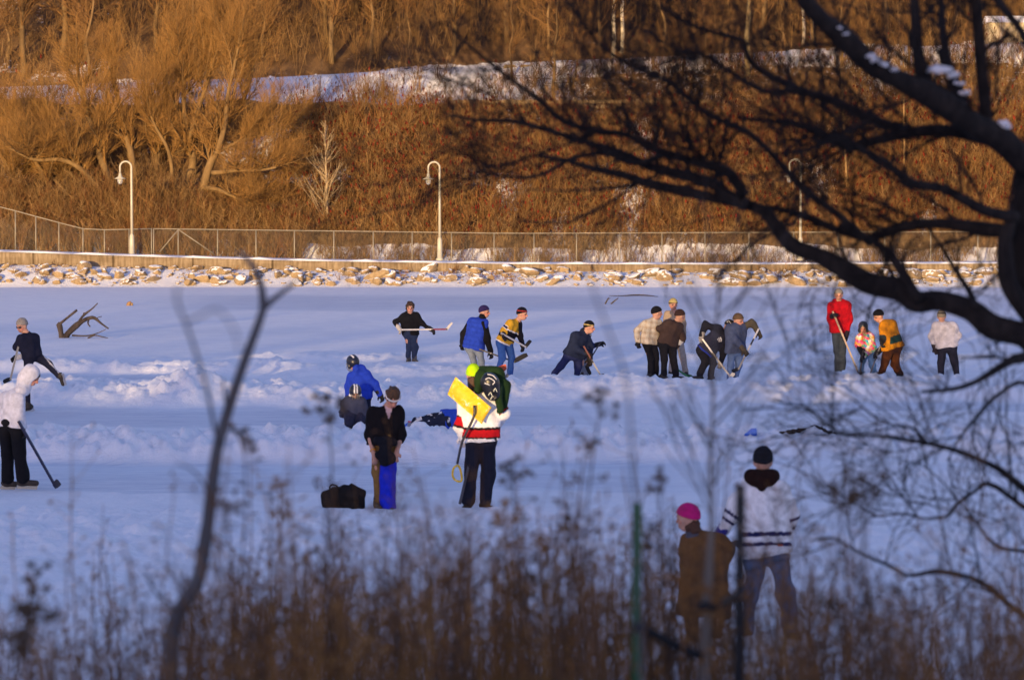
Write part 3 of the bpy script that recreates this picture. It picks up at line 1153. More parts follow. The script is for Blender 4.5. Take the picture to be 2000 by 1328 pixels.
V = np.array([[-.95, -.72, 1.08], [.95, -.72, 1.08], [.95, .72, 1.08], [-.95, .72, 1.08], [-.9, 0, 1.4], [.9, 0, 1.4]])
g.add(V, [[0, 1, 5, 4], [2, 3, 4, 5], [0, 4, 3], [1, 2, 5], [0, 3, 2, 1]])
g.build('roof', M_SNOWCAP, t, None, False)

# ------------------------------------------------------------------ figures: signed-distance shapes, one continuous surface per piece
def surfnet(D, org, vox):
    S = D < 0
    c = [(i, j, k) for i in (0, 1) for j in (0, 1) for k in (0, 1)]
    nx, ny, nz = D.shape

    def sl(A, o):
        return A[o[0]:nx - 1 + o[0], o[1]:ny - 1 + o[1], o[2]:nz - 1 + o[2]]
    cnt = sum(sl(S, o).astype(np.int8) for o in c)
    mask = (cnt > 0) & (cnt < 8)
    cells = np.argwhere(mask)
    idx = np.full(mask.shape, -1, np.int64)
    idx[mask] = np.arange(len(cells))
    vals = {o: sl(D, o)[mask] for o in c}
    acc = np.zeros((len(cells), 3))
    n = np.zeros(len(cells))
    for a in c:
        for ax in range(3):
            if a[ax] == 0:
                b2 = list(a); b2[ax] = 1; b2 = tuple(b2)
                d0, d1 = vals[a], vals[b2]
                cr = (d0 < 0) != (d1 < 0)
                t = np.where(cr, d0 / np.where(cr, d0 - d1, 1), 0)
                p = np.array(a, float)[None] + t[:, None] * (np.array(b2) - np.array(a))[None]
                acc += p * cr[:, None]
                n += cr
    V = org + vox * (cells + acc / np.maximum(n, 1)[:, None])
    F = []
    for ax in range(3):
        u, v = (ax + 1) % 3, (ax + 2) % 3
        s0 = [slice(1, -1)] * 3
        s1 = [slice(1, -1)] * 3
        s0[ax] = slice(0, -1); s1[ax] = slice(1, None)
        A, B = S[tuple(s0)], S[tuple(s1)]
        for flip in (False, True):
            E = np.argwhere((A & ~B) if not flip else (~A & B))
            if not len(E):
                continue
            base = E.copy()
            base[:, u] += 1
            base[:, v] += 1
            q = []
            for (du, dv) in ((-1, -1), (0, -1), (0, 0), (-1, 0)):
                cc = base.copy()
                cc[:, u] += du
                cc[:, v] += dv
                q.append(idx[cc[:, 0], cc[:, 1], cc[:, 2]])
            q = np.stack(q, 1)
            F.append(q[:, ::-1] if flip else q)
    return V, np.concatenate(F)


def cap(A, B, ra, rb=None, nm=''):
    return ('c', np.asarray(A, float), np.asarray(B, float), ra, ra if rb is None else rb, nm)


def ell(c, rad, M=None, nm=''):
    return ('e', np.asarray(c, float), np.asarray(rad, float), np.eye(3) if M is None else M, None, nm)


def sdf_piece(prims, vox=.016, k=.05, cuts=(), wr=.0, wf=9.0, seed=0.0):
    """smooth union of the shapes, cut by planes (point, normal: the side the normal points to is removed)
    and subtracted ellipsoids; returns vertices, faces and the nearest shape's name per vertex"""
    lo, hi = [], []
    for p in prims:
        if p[0] == 'c':
            r = max(p[3], p[4])
            lo.append(np.minimum(p[1], p[2]) - r); hi.append(np.maximum(p[1], p[2]) + r)
        else:
            r = p[2].max()
            lo.append(p[1] - r); hi.append(p[1] + r)
    org = np.min(lo, 0) - 3 * vox
    dim = np.ceil((np.max(hi, 0) + 3 * vox - org) / vox).astype(int) + 1
    ax = [org[i] + vox * np.arange(dim[i]) for i in range(3)]
    D = np.full(dim, 1.0)
    for p, l, h in zip(prims, lo, hi):
        i0 = np.maximum(((l - k - 2 * vox - org) / vox).astype(int), 0)
        i1 = np.minimum(((h + k + 2 * vox - org) / vox).astype(int) + 2, dim)
        s = tuple(slice(a, b_) for a, b_ in zip(i0, i1))
        X, Y, Z = np.meshgrid(ax[0][s[0]], ax[1][s[1]], ax[2][s[2]], indexing='ij', sparse=True)
        if p[0] == 'c':
            A, B = p[1], p[2]
            d = B - A
            L = max(d @ d, 1e-9)
            t = np.clip(((X - A[0]) * d[0] + (Y - A[1]) * d[1] + (Z - A[2]) * d[2]) / L, 0, 1)
            v = np.sqrt((X - A[0] - t * d[0]) ** 2 + (Y - A[1] - t * d[1]) ** 2 + (Z - A[2] - t * d[2]) ** 2) - (p[3] + (p[4] - p[3]) * t)
        else:
            M = p[3]
            q = [(X - p[1][0]) * M[i][0] + (Y - p[1][1]) * M[i][1] + (Z - p[1][2]) * M[i][2] for i in range(3)]
            k0 = np.sqrt(sum((q[i] / p[2][i]) ** 2 for i in range(3)))
            k1 = np.sqrt(sum((q[i] / p[2][i] ** 2) ** 2 for i in range(3))) + 1e-9
            v = k0 * (k0 - 1) / k1
        cur = D[s]
        hh = np.maximum(k - np.abs(cur - v), 0) / k
        D[s] = np.minimum(cur, v) - hh * hh * k * .25
    X, Y, Z = np.meshgrid(*ax, indexing='ij', sparse=True)
    for ct in cuts:
        if len(ct) == 2:
            P, n = np.asarray(ct[0], float), unit(np.asarray(ct[1], float))
            D = np.maximum(D, (X - P[0]) * n[0] + (Y - P[1]) * n[1] + (Z - P[2]) * n[2])
        else:
            P, rad, M = ct
            q = [(X - P[0]) * M[i][0] + (Y - P[1]) * M[i][1] + (Z - P[2]) * M[i][2] for i in range(3)]
            k0 = np.sqrt(sum((q[i] / rad[i]) ** 2 for i in range(3)))
            D = np.maximum(D, -(k0 - 1) * min(rad))
    D[0] = D[-1] = 1; D[:, 0] = D[:, -1] = 1; D[:, :, 0] = D[:, :, -1] = 1
    V, F = surfnet(D, org, vox)
    best = np.full(len(V), 9.0)
    ids = np.zeros(len(V), int)
    for i, p in enumerate(prims):
        if p[0] == 'c':
            d = p[2] - p[1]
            t = np.clip(((V - p[1]) @ d) / max(d @ d, 1e-9), 0, 1)
            v = np.linalg.norm(V - p[1] - t[:, None] * d, axis=1) - (p[3] + (p[4] - p[3]) * t)
        else:
            q = (V - p[1]) @ p[3].T
            v = (np.linalg.norm(q / p[2], axis=1) - 1) * p[2].min()
        m = v < best
        best[m] = v[m]
        ids[m] = i
    names = np.array([p[5] for p in prims])[ids]
    if wr:
        q = V * wf + seed
        f = [noise3(q[:, 0], q[:, 1], q[:, 2] * .7), noise3(q[:, 0] + 31, q[:, 1], q[:, 2] * .7), noise3(q[:, 0], q[:, 1] + 19, q[:, 2] * .7)]
        V = V + wr * 2 * (np.stack(f, 1) - .5)
    return V, F, names


def param(V, A, B):
    d = np.asarray(B) - np.asarray(A)
    return ((V - A) @ d) / (d @ d)


def piece(name, parent, prims, col, mat=None, **kw):
    V, F, nm = sdf_piece(prims, **kw)
    C = col(V, nm) if callable(col) else np.tile(np.asarray(col, float), (len(V), 1))
    return link_mesh(name, V, F, mat or M_CLOTH, parent, C, True)


def frame(az, pitch, roll=0.0):
    """head frame rows: forward, right-hand side of the picture when facing us, up.  az 0 = towards us, 90 = to the right"""
    a, p = R(az), R(pitch)
    f = np.array([math.sin(a) * math.cos(p), -math.cos(a) * math.cos(p), -math.sin(p)])
    r = unit(np.cross([0, 0, 1.0], f))
    u = np.cross(f, r)
    if roll:
        c, s = math.cos(R(roll)), math.sin(R(roll))
        r, u = r * c + u * s, u * c - r * s
    return np.array([f, r, u])


def hand_prims(W, d, bend, s=1.0, nm='hand'):
    """palm, four unequal bent fingers and a thumb leaving the side of the palm"""
    d = unit(d)
    side = unit(np.cross(d, bend))
    n = unit(np.cross(side, d))
    P = [cap(W, W + d * .045 * s, .026 * s, .034 * s, nm), ell(W + d * .06 * s, np.array([.046, .040, .022]) * s, np.array([d, side, n]), nm)]
    for i, ln in enumerate((.062, .072, .068, .052)):
        b0 = W + d * .092 * s + side * (.030 - .020 * i) * s
        m0 = b0 + (d * .75 + n * .65) * ln * .5 * s
        e0 = m0 + (d * .05 + n * 1.0) * ln * .5 * s
        P += [cap(b0, m0, .0105 * s, .0095 * s, nm), cap(m0, e0, .0095 * s, .008 * s, nm)]
    t0 = W + d * .035 * s + side * .034 * s
    t1 = t0 + (side * .7 + d * .6 + n * .3) * .035 * s
    P += [cap(t0, t1, .013 * s, .0115 * s, nm), cap(t1, t1 + (d * .7 + n * .7) * .03 * s, .0115 * s, .009 * s, nm)]
    return P


SKIN = np.array([.50, .27, .19])
SHOE = hexc('2a2726')


def make_person(label, fpx, J, dep=(0, 0), face=(0, 0), hs=1.0, jacket=None, jr=1.0, hem=.10, trousers=None, tr=1.0, gloves=None, gs=1.2, hat=None, hair=None,
                helmet=None, shoe='skate', shoec=None, vox=.016, legcut=True, toes=None, dd=None, cat='person', hood=None, sleeve=1.0, jcol=None, tcol=None,
                skin=SKIN, noleg=False, scarf=None, flare=1.0, cage=False, group=None, headroll=0, wrk=1.0, ba=None, cuffs=None, Y0=None):
    """fpx = pixel where the feet stand; J = joints in photo pixels (a: left in the picture, b: right); dep = depth of the a and b side"""
    O = ground(*fpx) if Y0 is None else at(fpx[0], fpx[1], Y0)
    Yb = O[1]
    O[2] = O[2] + (snow_z(O[0], O[1]) * .6 if Y0 is None else 0)
    t = empty('person', O)
    tag(t, label, cat, group)
    dd = dd or {}
    W = {}
    for k, p in J.items():
        sc = {'s': 1.0, 'e': 1.1, 'h': .9, 'p': .55, 'k': .6, 'f': .6}.get(k[0], 0)
        dy = 0.0
        if k[-1] == 'a' and len(k) == 2: dy = dep[0] * sc
        if k[-1] == 'b' and len(k) == 2: dy = dep[1] * sc
        if len(p) == 3: dy = p[2]
        W[k] = at(p[0], p[1], Yb + dy) - O
    H, N = W['hd'], W['nk']
    M = frame(face[0], face[1], headroll)
    sa, sb, pa, pb = W['sa'], W['sb'], W['pa'], W['pb']
    cs, cp = (sa + sb) / 2, (pa + pb) / 2
    up = unit(cs - cp)
    T = .092 * jr

    # body: one continuous surface from head to ankles, hands included where bare
    def L(f, r, u): return H + hs * (M[0] * f + M[1] * r + M[2] * u)
    hp = [ell(L(-.008, 0, .022), np.array([.100, .077, .108]) * hs, M, 'head'), ell(L(.028, 0, -.055), np.array([.064, .056, .064]) * hs, M, 'head'),
          cap(L(.092, 0, .012), L(.112, 0, -.022), .012 * hs, .017 * hs, 'nose'), cap(L(.082, -.036, .03), L(.082, .036, .03), .016 * hs, None, 'head'),
          ell(L(-.005, -.079, -.005), np.array([.020, .011, .032]) * hs, M, 'ear'), ell(L(-.005, .079, -.005), np.array([.020, .011, .032]) * hs, M, 'ear'),
          cap(L(.082, -.018, -.066), L(.082, .018, -.066), .012 * hs, None, 'mouth'),
          cap(L(-.02, 0, -.05), N, .054 * hs, .058 * hs, 'neck'), cap(N, cs, .06, .07, 'neck')]
    bp = [cap(sa, sb, .06, None, 'b'), cap(cs, cp, .095, .09, 'b'), cap(pa, pb, .075, None, 'b')]
    for s in 'ab':
        bp += [cap(W['s' + s], W['e' + s], .048, .038, 'b'), cap(W['e' + s], W['h' + s], .038, .028, 'arm' + s)]
        if not noleg:
            bp += [cap(W['p' + s], W['k' + s], .075, .05, 'b'), cap(W['k' + s], W['f' + s], .048, .035, 'b')]
        if gloves is None:
            bp += hand_prims(W['h' + s], W['h' + s] - W['e' + s], np.array([.2 if s == 'a' else -.2, -1, 0]) if ba is None else ba)

    def bcol(V, nm):
        C = np.tile(skin, (len(V), 1))
        q = (V - H) @ M.T / hs
        for r in (-.033, .033):
            C[(np.hypot(q[:, 1] - r, (q[:, 2] - .006) * 1.3) < .019) & (q[:, 0] > .05)] = (.10, .055, .045)
            C[(np.hypot(q[:, 1] - r, (q[:, 2] - .034) * 3.2) < .024) & (q[:, 0] > .05)] = (.14, .08, .05)
        C[(np.abs(q[:, 1]) < .03) & (np.abs(q[:, 2] + .066) < .009) & (q[:, 0] > .06)] = (.32, .09, .075)
        C[(nm == 'nose')] = skin * (1.12, .9, .85)
        C[(np.abs(np.abs(q[:, 1]) - .045) < .02) & (np.abs(q[:, 2] + .03) < .02) & (q[:, 0] > .03)] = skin * (1.15, .82, .78)
        return np.clip(C, 0, 1)
    bv = min(vox, .0125)
    V, F, nm = sdf_piece(hp + bp, vox=bv, k=.022)
    link_mesh('body', V, F, M_SKIN, t, bcol(V, nm), True)

    # jacket
    if jacket is not None:
        A, Bs = sa + (cs - sa) * .12, sb + (cs - sb) * .12
        P = [cap(A, Bs, T, None, 'chest'), cap(cs - up * .06, cp, .122 * jr, .118 * jr, 'torso'), cap(A - up * .1, pa, .088 * jr, .100 * jr, 'torso'),
             cap(Bs - up * .1, pb, .088 * jr, .100 * jr, 'torso'), cap(cs, N - (N - cs) * .2, .085 * jr ** .5, .062, 'collar'),
             cap(pa, pa - up * (hem + .1), .108 * jr, .112 * jr * flare, 'skirt'), cap(pb, pb - up * (hem + .1), .108 * jr, .112 * jr * flare, 'skirt')]
        for s in 'ab':
            hv = W['h' + s] if gloves is not None else W['e' + s] + (W['h' + s] - W['e' + s]) * sleeve
            P += [cap(W['s' + s], W['e' + s], .068 * jr, .058 * jr, 'upper' + s), cap(W['e' + s], hv, .056 * jr, .046 * jr, 'fore' + s)]
        if hood:
            P.append(cap(N + np.array([0, 0, .0]) + M[0] * -.07 + M[1] * -.06, N + M[0] * -.07 + M[1] * .06, .07, None, 'hood'))
        cuts = [(cp - up * hem, -up)]
        # keep sleeves: the hem plane only cuts what hangs off the trunk, so the arms are a second piece when they pass below it
        low = [s for s in 'ab' if (W['h' + s] - (cp - up * hem)) @ up < .03 or (W['e' + s] - (cp - up * hem)) @ up < .06]
        trunk = [p for p in P if not any(p[5].endswith(s) and p[5][:-1] in ('upper', 'fore') for s in low)]

        def jc(V, nm):
            if callable(jacket):
                return jacket(V, nm, dict(W=W, cs=cs, cp=cp, up=up, M=M, N=N))
            return np.tile(np.asarray(jacket), (len(V), 1))
        V, F, nm = sdf_piece(trunk, vox=vox, k=.06, cuts=cuts, wr=.018 * wrk, wf=9, seed=fpx[0])
        jo = link_mesh('jacket', V, F, M_CLOTH, t, jc(V, nm), True)
        for s in low:
            sp = [p for p in P if p[5] in ('upper' + s, 'fore' + s)]
            V, F, nm = sdf_piece(sp, vox=vox, k=.04, wr=.018 * wrk, wf=9, seed=fpx[0] + 3)
            link_mesh('sleeve', V, F, M_CLOTH, jo, jc(V, nm), True)
    # trousers
    if trousers is not None and not noleg:
        P = [cap(pa, pb, .105 * tr ** .5, None, 'hip'), cap(cp, cp + up * .12, .115, .11, 'hip')]
        for s in 'ab':
            k_, f_ = W['k' + s], W['f' + s]
            P += [cap(W['p' + s] + (cp - W['p' + s]) * .1, k_, .094 * tr, .070 * tr, 'thigh' + s), cap(k_, f_ - unit(f_ - k_) * .025, .068 * tr, .062 * tr * flare, 'shin' + s)]

        def tc(V, nm):
            if callable(trousers):
                return trousers(V, nm, dict(W=W, cp=cp, up=up, M=M))
            return np.tile(np.asarray(trousers), (len(V), 1))
        V, F, nm = sdf_piece(P, vox=vox, k=.035, cuts=[(cp + up * .13, up)], wr=.018 * wrk, wf=9, seed=fpx[0] + 9)
        link_mesh('trousers', V, F, M_CLOTH, t, tc(V, nm), True)
    # gloves
    if gloves is not None:
        for s in 'ab':
            hv = W['h' + s]
            dv = unit(hv - W['e' + s])
            gc = gloves[s] if isinstance(gloves, dict) else gloves
            if gc is None:
                continue
            P = hand_prims(hv - dv * .02, dv, np.array([.3 if s == 'a' else -.3, -.6, -.6]) if ba is None else ba, gs)
            P.append(cap(hv - dv * .07, hv + dv * .01, .05 * gs ** .5, .042 * gs, 'cuff'))

            def gcol(V, nm, gc=gc):
                C = np.tile(np.asarray(gc), (len(V), 1))
                if cuffs is not None:
                    C[nm == 'cuff'] = cuffs
                return C
            piece('glove', t, P, gcol, M_LEATHER, vox=.010, k=.014)
    # boots or skates
    if shoe and not noleg:
        for s in 'ab':
            f_ = W['f' + s]
            if toes and s in toes:
                tv = at(toes[s][0], toes[s][1], Yb + (toes[s][2] if len(toes[s]) > 2 else dep[0 if s == 'a' else 1] * .6)) - O - f_
            else:
                tv = M[0] * [1, 1, 0] * .17 + np.array([0, 0, -.07])
            dn = np.array([0, 0, -1.0]) if not (toes and s in toes) else unit(np.cross(np.cross(tv, unit(f_ - W['k' + s])), tv))
            h_ = f_ + dn * .045
            to = f_ + tv
            sc_ = shoec if shoec is not None else SHOE
            bo = piece(('skate' if shoe == 'skate' else 'boot'), t, [cap(f_ + (W['k' + s] - f_) * .12, h_, .052, .05), cap(h_ - unit(tv) * .03, to, .044, .036), cap(h_ - unit(tv) * .05 + dn * .02, to + dn * .015, .026, .026)],
                       sc_, M_LEATHER, vox=.012, k=.03)
            if shoe == 'skate':
                g = Geo()
                d_ = unit(to - h_)
                sd = unit(np.cross(d_, dn))
                c0, c1 = h_ - d_ * .06 + dn * .035, to + d_ * .03 + dn * .035
                v = [p + sd * x + dn * y for p in (c0, c1) for x, y in ((-.016, -.01), (.016, -.01), (.006, .055), (-.006, .055))]
                g.add(v, [[0, 1, 2, 3], [7, 6, 5, 4], [0, 4, 5, 1], [1, 5, 6, 2], [2, 6, 7, 3], [3, 7, 4, 0]])
                g.build('blade', M_STEEL if label.find('hoodie and black trousers') < 0 else M_LAMPM, bo, None, False)
    # head wear
    if hat is not None:
        hc, band = hat if isinstance(hat, tuple) else (hat, None)
        P = [ell(L(-.012, 0, .045), np.array([.117, .095, .108]) * hs, M, 'hat'), ell(L(-.030, 0, .02), np.array([.095, .090, .10]) * hs, M, 'hat')]

        def hcol(V, nm):
            q = (V - H) @ M.T / hs
            if callable(hc):
                return hc(q)
            C = np.tile(np.asarray(hc), (len(V), 1))
            if band is not None:
                C[(q[:, 2] > band[1]) & (q[:, 2] < band[2])] = band[0]
            return C
        piece('hat', t, P, hcol, M_CLOTH, vox=.0115, k=.02, cuts=[(L(.05, 0, .042), -M[2] + M[0] * .35)], wr=.003, wf=30)
    if hair is not None:
        hc, ln = hair
        P = [ell(L(-.018, 0, .036), np.array([.116, .097, .122]) * hs, M), ell(L(-.045, 0, -.02 - ln * .3), np.array([.075, .082, .09 + ln * .4]) * hs, M)]
        if hat is not None:
            piece('hair', t, [ell(L(-.045, 0, -.05 - ln * .4), np.array([.072, .074, .055 + ln * .6]) * hs, M), ell(L(-.06, 0, -.09 - ln * .8), np.array([.05, .06, .05 + ln * .3]) * hs, M)], hc, M_HAIR,
                  vox=.0115, k=.04, wr=.010, wf=36, cuts=[(L(0, 0, .0), M[2])])
        else:
            piece('hair', t, P, hc, M_HAIR, vox=.0115, k=.03, wr=.017, wf=36, cuts=[(L(.075, 0, .055), unit(M[0] * 1.0 - M[2] * .75)), (L(0, 0, -.07 - ln), -M[2])])
    if helmet is not None:
        hcol_ = helmet
        P = [ell(L(-.012, 0, .035), np.array([.130, .108, .122]) * hs, M), cap(L(.03, -.09, -.03), L(.03, -.085, -.08), .028 * hs), cap(L(.03, .09, -.03), L(.03, .085, -.08), .028 * hs),
             ell(L(-.04, 0, 0), np.array([.10, .10, .105]) * hs, M)]

        def hlc(V, nm):
            q = (V - H) @ M.T / hs
            return hcol_(q) if callable(hcol_) else np.tile(np.asarray(hcol_), (len(V), 1))
        piece('helmet', t, P, hlc, M_HARD, vox=.0115, k=.02, cuts=[(L(.11, 0, -.03), np.array([.085, .07, .085]) * hs, M), (L(0, 0, -.09), -M[2])])
        if cage:
            g = Geo()
            for r in (-.055, -.028, 0, .028, .055):
                g.tube([L(.115, r, .045), L(.145, r, -.02), L(.115, r, -.10)], .004, 5, 2)
            for u in (.02, -.02, -.06, -.1):
                g.tube([L(.07, -.085, u), L(.14, 0, u), L(.07, .085, u)], .004, 5, 3)
            g.build('cage', M_WIRE, t)
    if scarf is not None:
        piece('scarf', t, [cap(N + M[1] * -.05 + M[0] * .02, N + M[1] * .05 + M[0] * .02, .068), cap(N, N + (H - N) * .35, .07)], scarf, vox=.012, k=.03, wr=.006, wf=20)
    W['O'] = O
    W['M'] = M
    W['t'] = t
    return W


# ------------------------------------------------------------------ hockey sticks
def stick(label, Y, butt, heel, toe, cs, cb, w=.032, mid=None, bw=.075, tape=None):
    """butt, heel, toe: (px, py, depth offset)"""
    P = [at(p[0], p[1], Y + (p[2] if len(p) > 2 else 0)) for p in (butt, heel, toe)]
    t = empty('hockey_stick', P[1])
    tag(t, label, 'hockey stick', 'hockey sticks')
    d = unit(P[1] - P[0])
    e = unit(P[2] - P[1])
    n = unit(np.cross(d, e))

    def bar(a, b, s1, s2, w1, w2):
        V = []
        for p, ww in ((a, w1), (b, w2)):
            for x, y in ((-1, -1), (1, -1), (1, 1), (-1, 1)):
                V.append(p + s1 * x * ww[0] / 2 + s2 * y * ww[1] / 2)
        return V, [[3, 2, 1, 0], [4, 5, 6, 7], [0, 1, 5, 4], [1, 2, 6, 5], [2, 3, 7, 6], [3, 0, 4, 7]]
    m_ = unit(np.cross(n, d))
    g = Geo()
    k0 = .0
    cols = cs if isinstance(cs, list) else [(1.0, cs)]
    for k1, c in cols:
        V, F = bar(P[0] + (P[1] - P[0]) * k0, P[0] + (P[1] - P[0]) * k1, n, m_, (w * .8, w), (w * .8, w))
        g.add(V, F, c)
        k0 = k1
    g.build('shaft', M_HARD, t, P[1], False)
    g = Geo()
    up = unit(np.cross(n, e))
    if up @ d > 0: up = -up
    Lb = np.linalg.norm(P[2] - P[1])
    prev = P[1] - e * .02
    for k in range(1, 6):
        q = P[1] + e * Lb * k / 5 + n * .05 * (k / 5) ** 2 * (1 if n[1] < 0 else -1)
        wv = [.06, bw, bw, bw, bw, bw * .7]
        V, F = bar(prev + up * wv[k - 1] * .25, q + up * wv[k] * .25, up, n, (wv[k - 1], .016), (wv[k], .014))
        g.add(V, F, cb)
        prev = q
    g.build('blade', M_LEATHER, t, P[1], False)
    return t


BLACK = hexc('17171b'); NAVY = hexc('1c2442'); DNAVY = hexc('1a1d30'); JEAN = hexc('3f5c8a'); DJEAN = hexc('2a3650'); WHITE = np.array([.78, .78, .80])
GREY = hexc('6a6a70'); BROWN = hexc('4a3428'); STKW = hexc('c9c4b8')


def Yat(py): return ground(1000, py)[1]


def stripes(base, lst):
    """lst: (part, t0, t1, colour) with part 'torso' along the trunk or 'upper'/'fore' along sleeves (both arms)"""
    def f(V, nm, k):
        C = np.tile(np.asarray(base, float), (len(V), 1))
        W = k['W']
        arm = np.array([n[:4] in ('uppe', 'fore') for n in nm])
        tt = param(V, k['cs'], k['cp'])
        for part, t0, t1, c in lst:
            if part == 'torso':
                C[~arm & (tt > t0) & (tt < t1)] = c
            else:
                for s in (part[-1] if part[-1] in 'ab' and part not in ('upper', 'fore') else 'ab'):
                    pn = part if part[-1] == s and len(part) in (5, 6) and part != 'upper' else part + s
                    a, b_ = (('s', 'e') if pn.startswith('upper') else ('e', 'h'))
                    u = param(V, W[a + s], W[b_ + s])
                    C[(nm == pn) & (u > t0) & (u < t1)] = c
        return C
    return f


# 1 navy skater leaning, one leg kicked back
Y = Yat(803)
def trk(V, nm, k):
    C = np.tile(DNAVY, (len(V), 1))
    for s in 'ab':
        side = np.cross(unit(k['W']['f' + s] - k['W']['k' + s]), [0, 1, 0])
        d = (V - k['W']['k' + s]) @ side
        C[np.char.endswith(nm.astype(str), s) & (np.abs(d - .05 * (1 if s == 'b' else -1)) < .010)] = (.5, .5, .55)
    return C
W1 = make_person('person in navy tracksuit and grey beanie skating with one leg kicked back', (54, 803),
            dict(hd=(43, 637), nk=(52, 652), sa=(42, 662), sb=(66, 660), ea=(33, 677), eb=(62, 690), ha=(37, 674), hb=(35, 698), pa=(56, 697), pb=(70, 692),
                 ka=(52, 746), kb=(95, 712), fa=(54, 792), fb=(116, 736)), dep=(-.1, .1), face=(-35, 18), jacket=DNAVY, trousers=trk,
            gloves=BLACK, cuffs=(.6, .6, .6), hat=hexc('8d8781'), hem=.04, toes={'b': (123, 750, .1), 'a': (44, 800, -.1)}, hs=1.0)
q1, m1 = W1['hd'], W1['M']
piece('sunglasses', W1['t'], [cap(q1 + m1[0] * .088 - m1[1] * .035 + m1[2] * .008, q1 + m1[0] * .088 + m1[1] * .035 + m1[2] * .008, .021), cap(q1 + m1[0] * .02 - m1[1] * .082 + m1[2] * .01, q1 + m1[0] * .08 - m1[1] * .06 + m1[2] * .01, .009)], BLACK, M_HARD, vox=.008, k=.01)

stick('slim stick held low by the navy skater at the left edge', Y, (41, 655, -.14), (20, 742, -.25), (6, 748, -.3), STKW * .5, BLACK)

# 2 white hoodie, left edge
Y = Yat(958)
W2 = make_person('person in white hoodie and black trousers on skates at the left edge', (30, 958),
            dict(hd=(61, 736), nk=(46, 758), sa=(12, 778), sb=(38, 776), ea=(8, 812), eb=(28, 815), ha=(26, 832), hb=(40, 836), pa=(9, 826), pb=(34, 826),
                 ka=(15, 885), kb=(39, 885), fa=(16, 938), fb=(45, 936)), dep=(.12, -.1), face=(80, 32), jacket=np.array([.64, .64, .70]), trousers=BLACK, tr=1.18, flare=1.25,
            gloves=BLACK, hem=.05, jr=1.1, toes={'a': (30, 945), 'b': (71, 943)}, shoec=hexc('38322c'), vox=.013)
Hh, Mh, Nh = W2['hd'], W2['M'], W2['nk']
def Lh(f, r, u): return Hh + Mh[0] * f + Mh[1] * r + Mh[2] * u
piece('hood', W2['t'], [ell(Lh(-.03, 0, .03), (.135, .118, .135), Mh), cap(Lh(-.06, 0, -.08), Nh, .11, .10), cap(Nh + [-.02, -.08, -.02], Nh + [-.02, .08, -.02], .075)],
      np.array([.64, .64, .70]), vox=.0115, k=.06, wr=.006, wf=16, cuts=[(Lh(.135, 0, -.03), (.10, .085, .115), Mh)])
piece('hair', W2['t'], [ell(Lh(.0, 0, .04), (.108, .085, .10), Mh)], hexc('1e1a1c'), M_HAIR, vox=.0115, k=.02, cuts=[(Lh(0, 0, .05), -Mh[2])])
stick('dark stick with upturned blade held by the person in the white hoodie', Y, (36, 822, -.2), (109, 951, -.2), (121, 941, -.25), hexc('1c1d3a'), hexc('3a3a42'), bw=.1)

# 3 boy in black hoodie holding a stick across himself
Y = Yat(708)
make_person('person bareheaded in black hoodie holding a stick level across the waist', (804, 708),
            dict(hd=(801, 602), nk=(801, 614), sa=(788, 619), sb=(814, 618), ea=(772, 629), eb=(824, 632), ha=(780, 642, -.14), hb=(843, 644, -.16), pa=(795, 653), pb=(809, 653),
                 ka=(799, 678), kb=(811, 679), fa=(798, 700), fb=(810, 700)), face=(4, 3), jacket=BLACK, jr=.92, trousers=DJEAN, tr=.9, gloves={'a': hexc('c8c0b0'), 'b': BLACK}, hair=(hexc('3b2a20'), 0),
            hem=.02, toes={'a': (796, 706, -.12), 'b': (814, 706, -.12)}, shoec=hexc('55534f'), hood=True)
stick('white stick with red lower shaft held level by the bareheaded black hoodie', Y, (782, 644, -.2), (874, 643, -.2), (884, 630, -.22), [(.7, hexc('d8d4cc')), (.97, hexc('7c2030')), (1.0, BLACK)], hexc('c8c4c0'), bw=.05)

# 4 blue vest
Y = Yat(737)
def vest(V, nm, k):
    C = np.tile(hexc('2742ac'), (len(V), 1))
    arm = np.array([n[:4] in ('uppe', 'fore') for n in nm])
    tt = param(V, k['cs'], k['cp'])
    C *= (.8 + .3 * np.abs(np.sin(tt * 17)))[:, None] ** .6
    C[arm] = BLACK
    C[nm == 'collar'] = hexc('20357f')
    return C
make_person('person in puffy blue vest with black sleeves and purple beanie looking right', (932, 737),
            dict(hd=(946, 610), nk=(941, 620), sa=(922, 630), sb=(944, 632), ea=(905, 652), eb=(951, 662), ha=(903, 672), hb=(958, 688), pa=(917, 678), pb=(934, 678),
                 ka=(925, 706), kb=(940, 706), fa=(924, 730), fb=(941, 730)), dep=(.15, -.12), face=(78, 4), jacket=vest, jr=1.22, hem=.05, trousers=hexc('7f8a94'), gloves=BLACK,
            hat=hexc('2c2350'), scarf=BLACK)
stick('dark stick with a wide black blade held low by the blue vest', Y, (936, 682, -.3), (1006, 707, -.35), (1031, 694, -.35), [(.3, BLACK), (.34, hexc('a09a88')), (.55, BLACK), (.6, hexc('b0a890')), (1, BLACK)], BLACK, bw=.1)

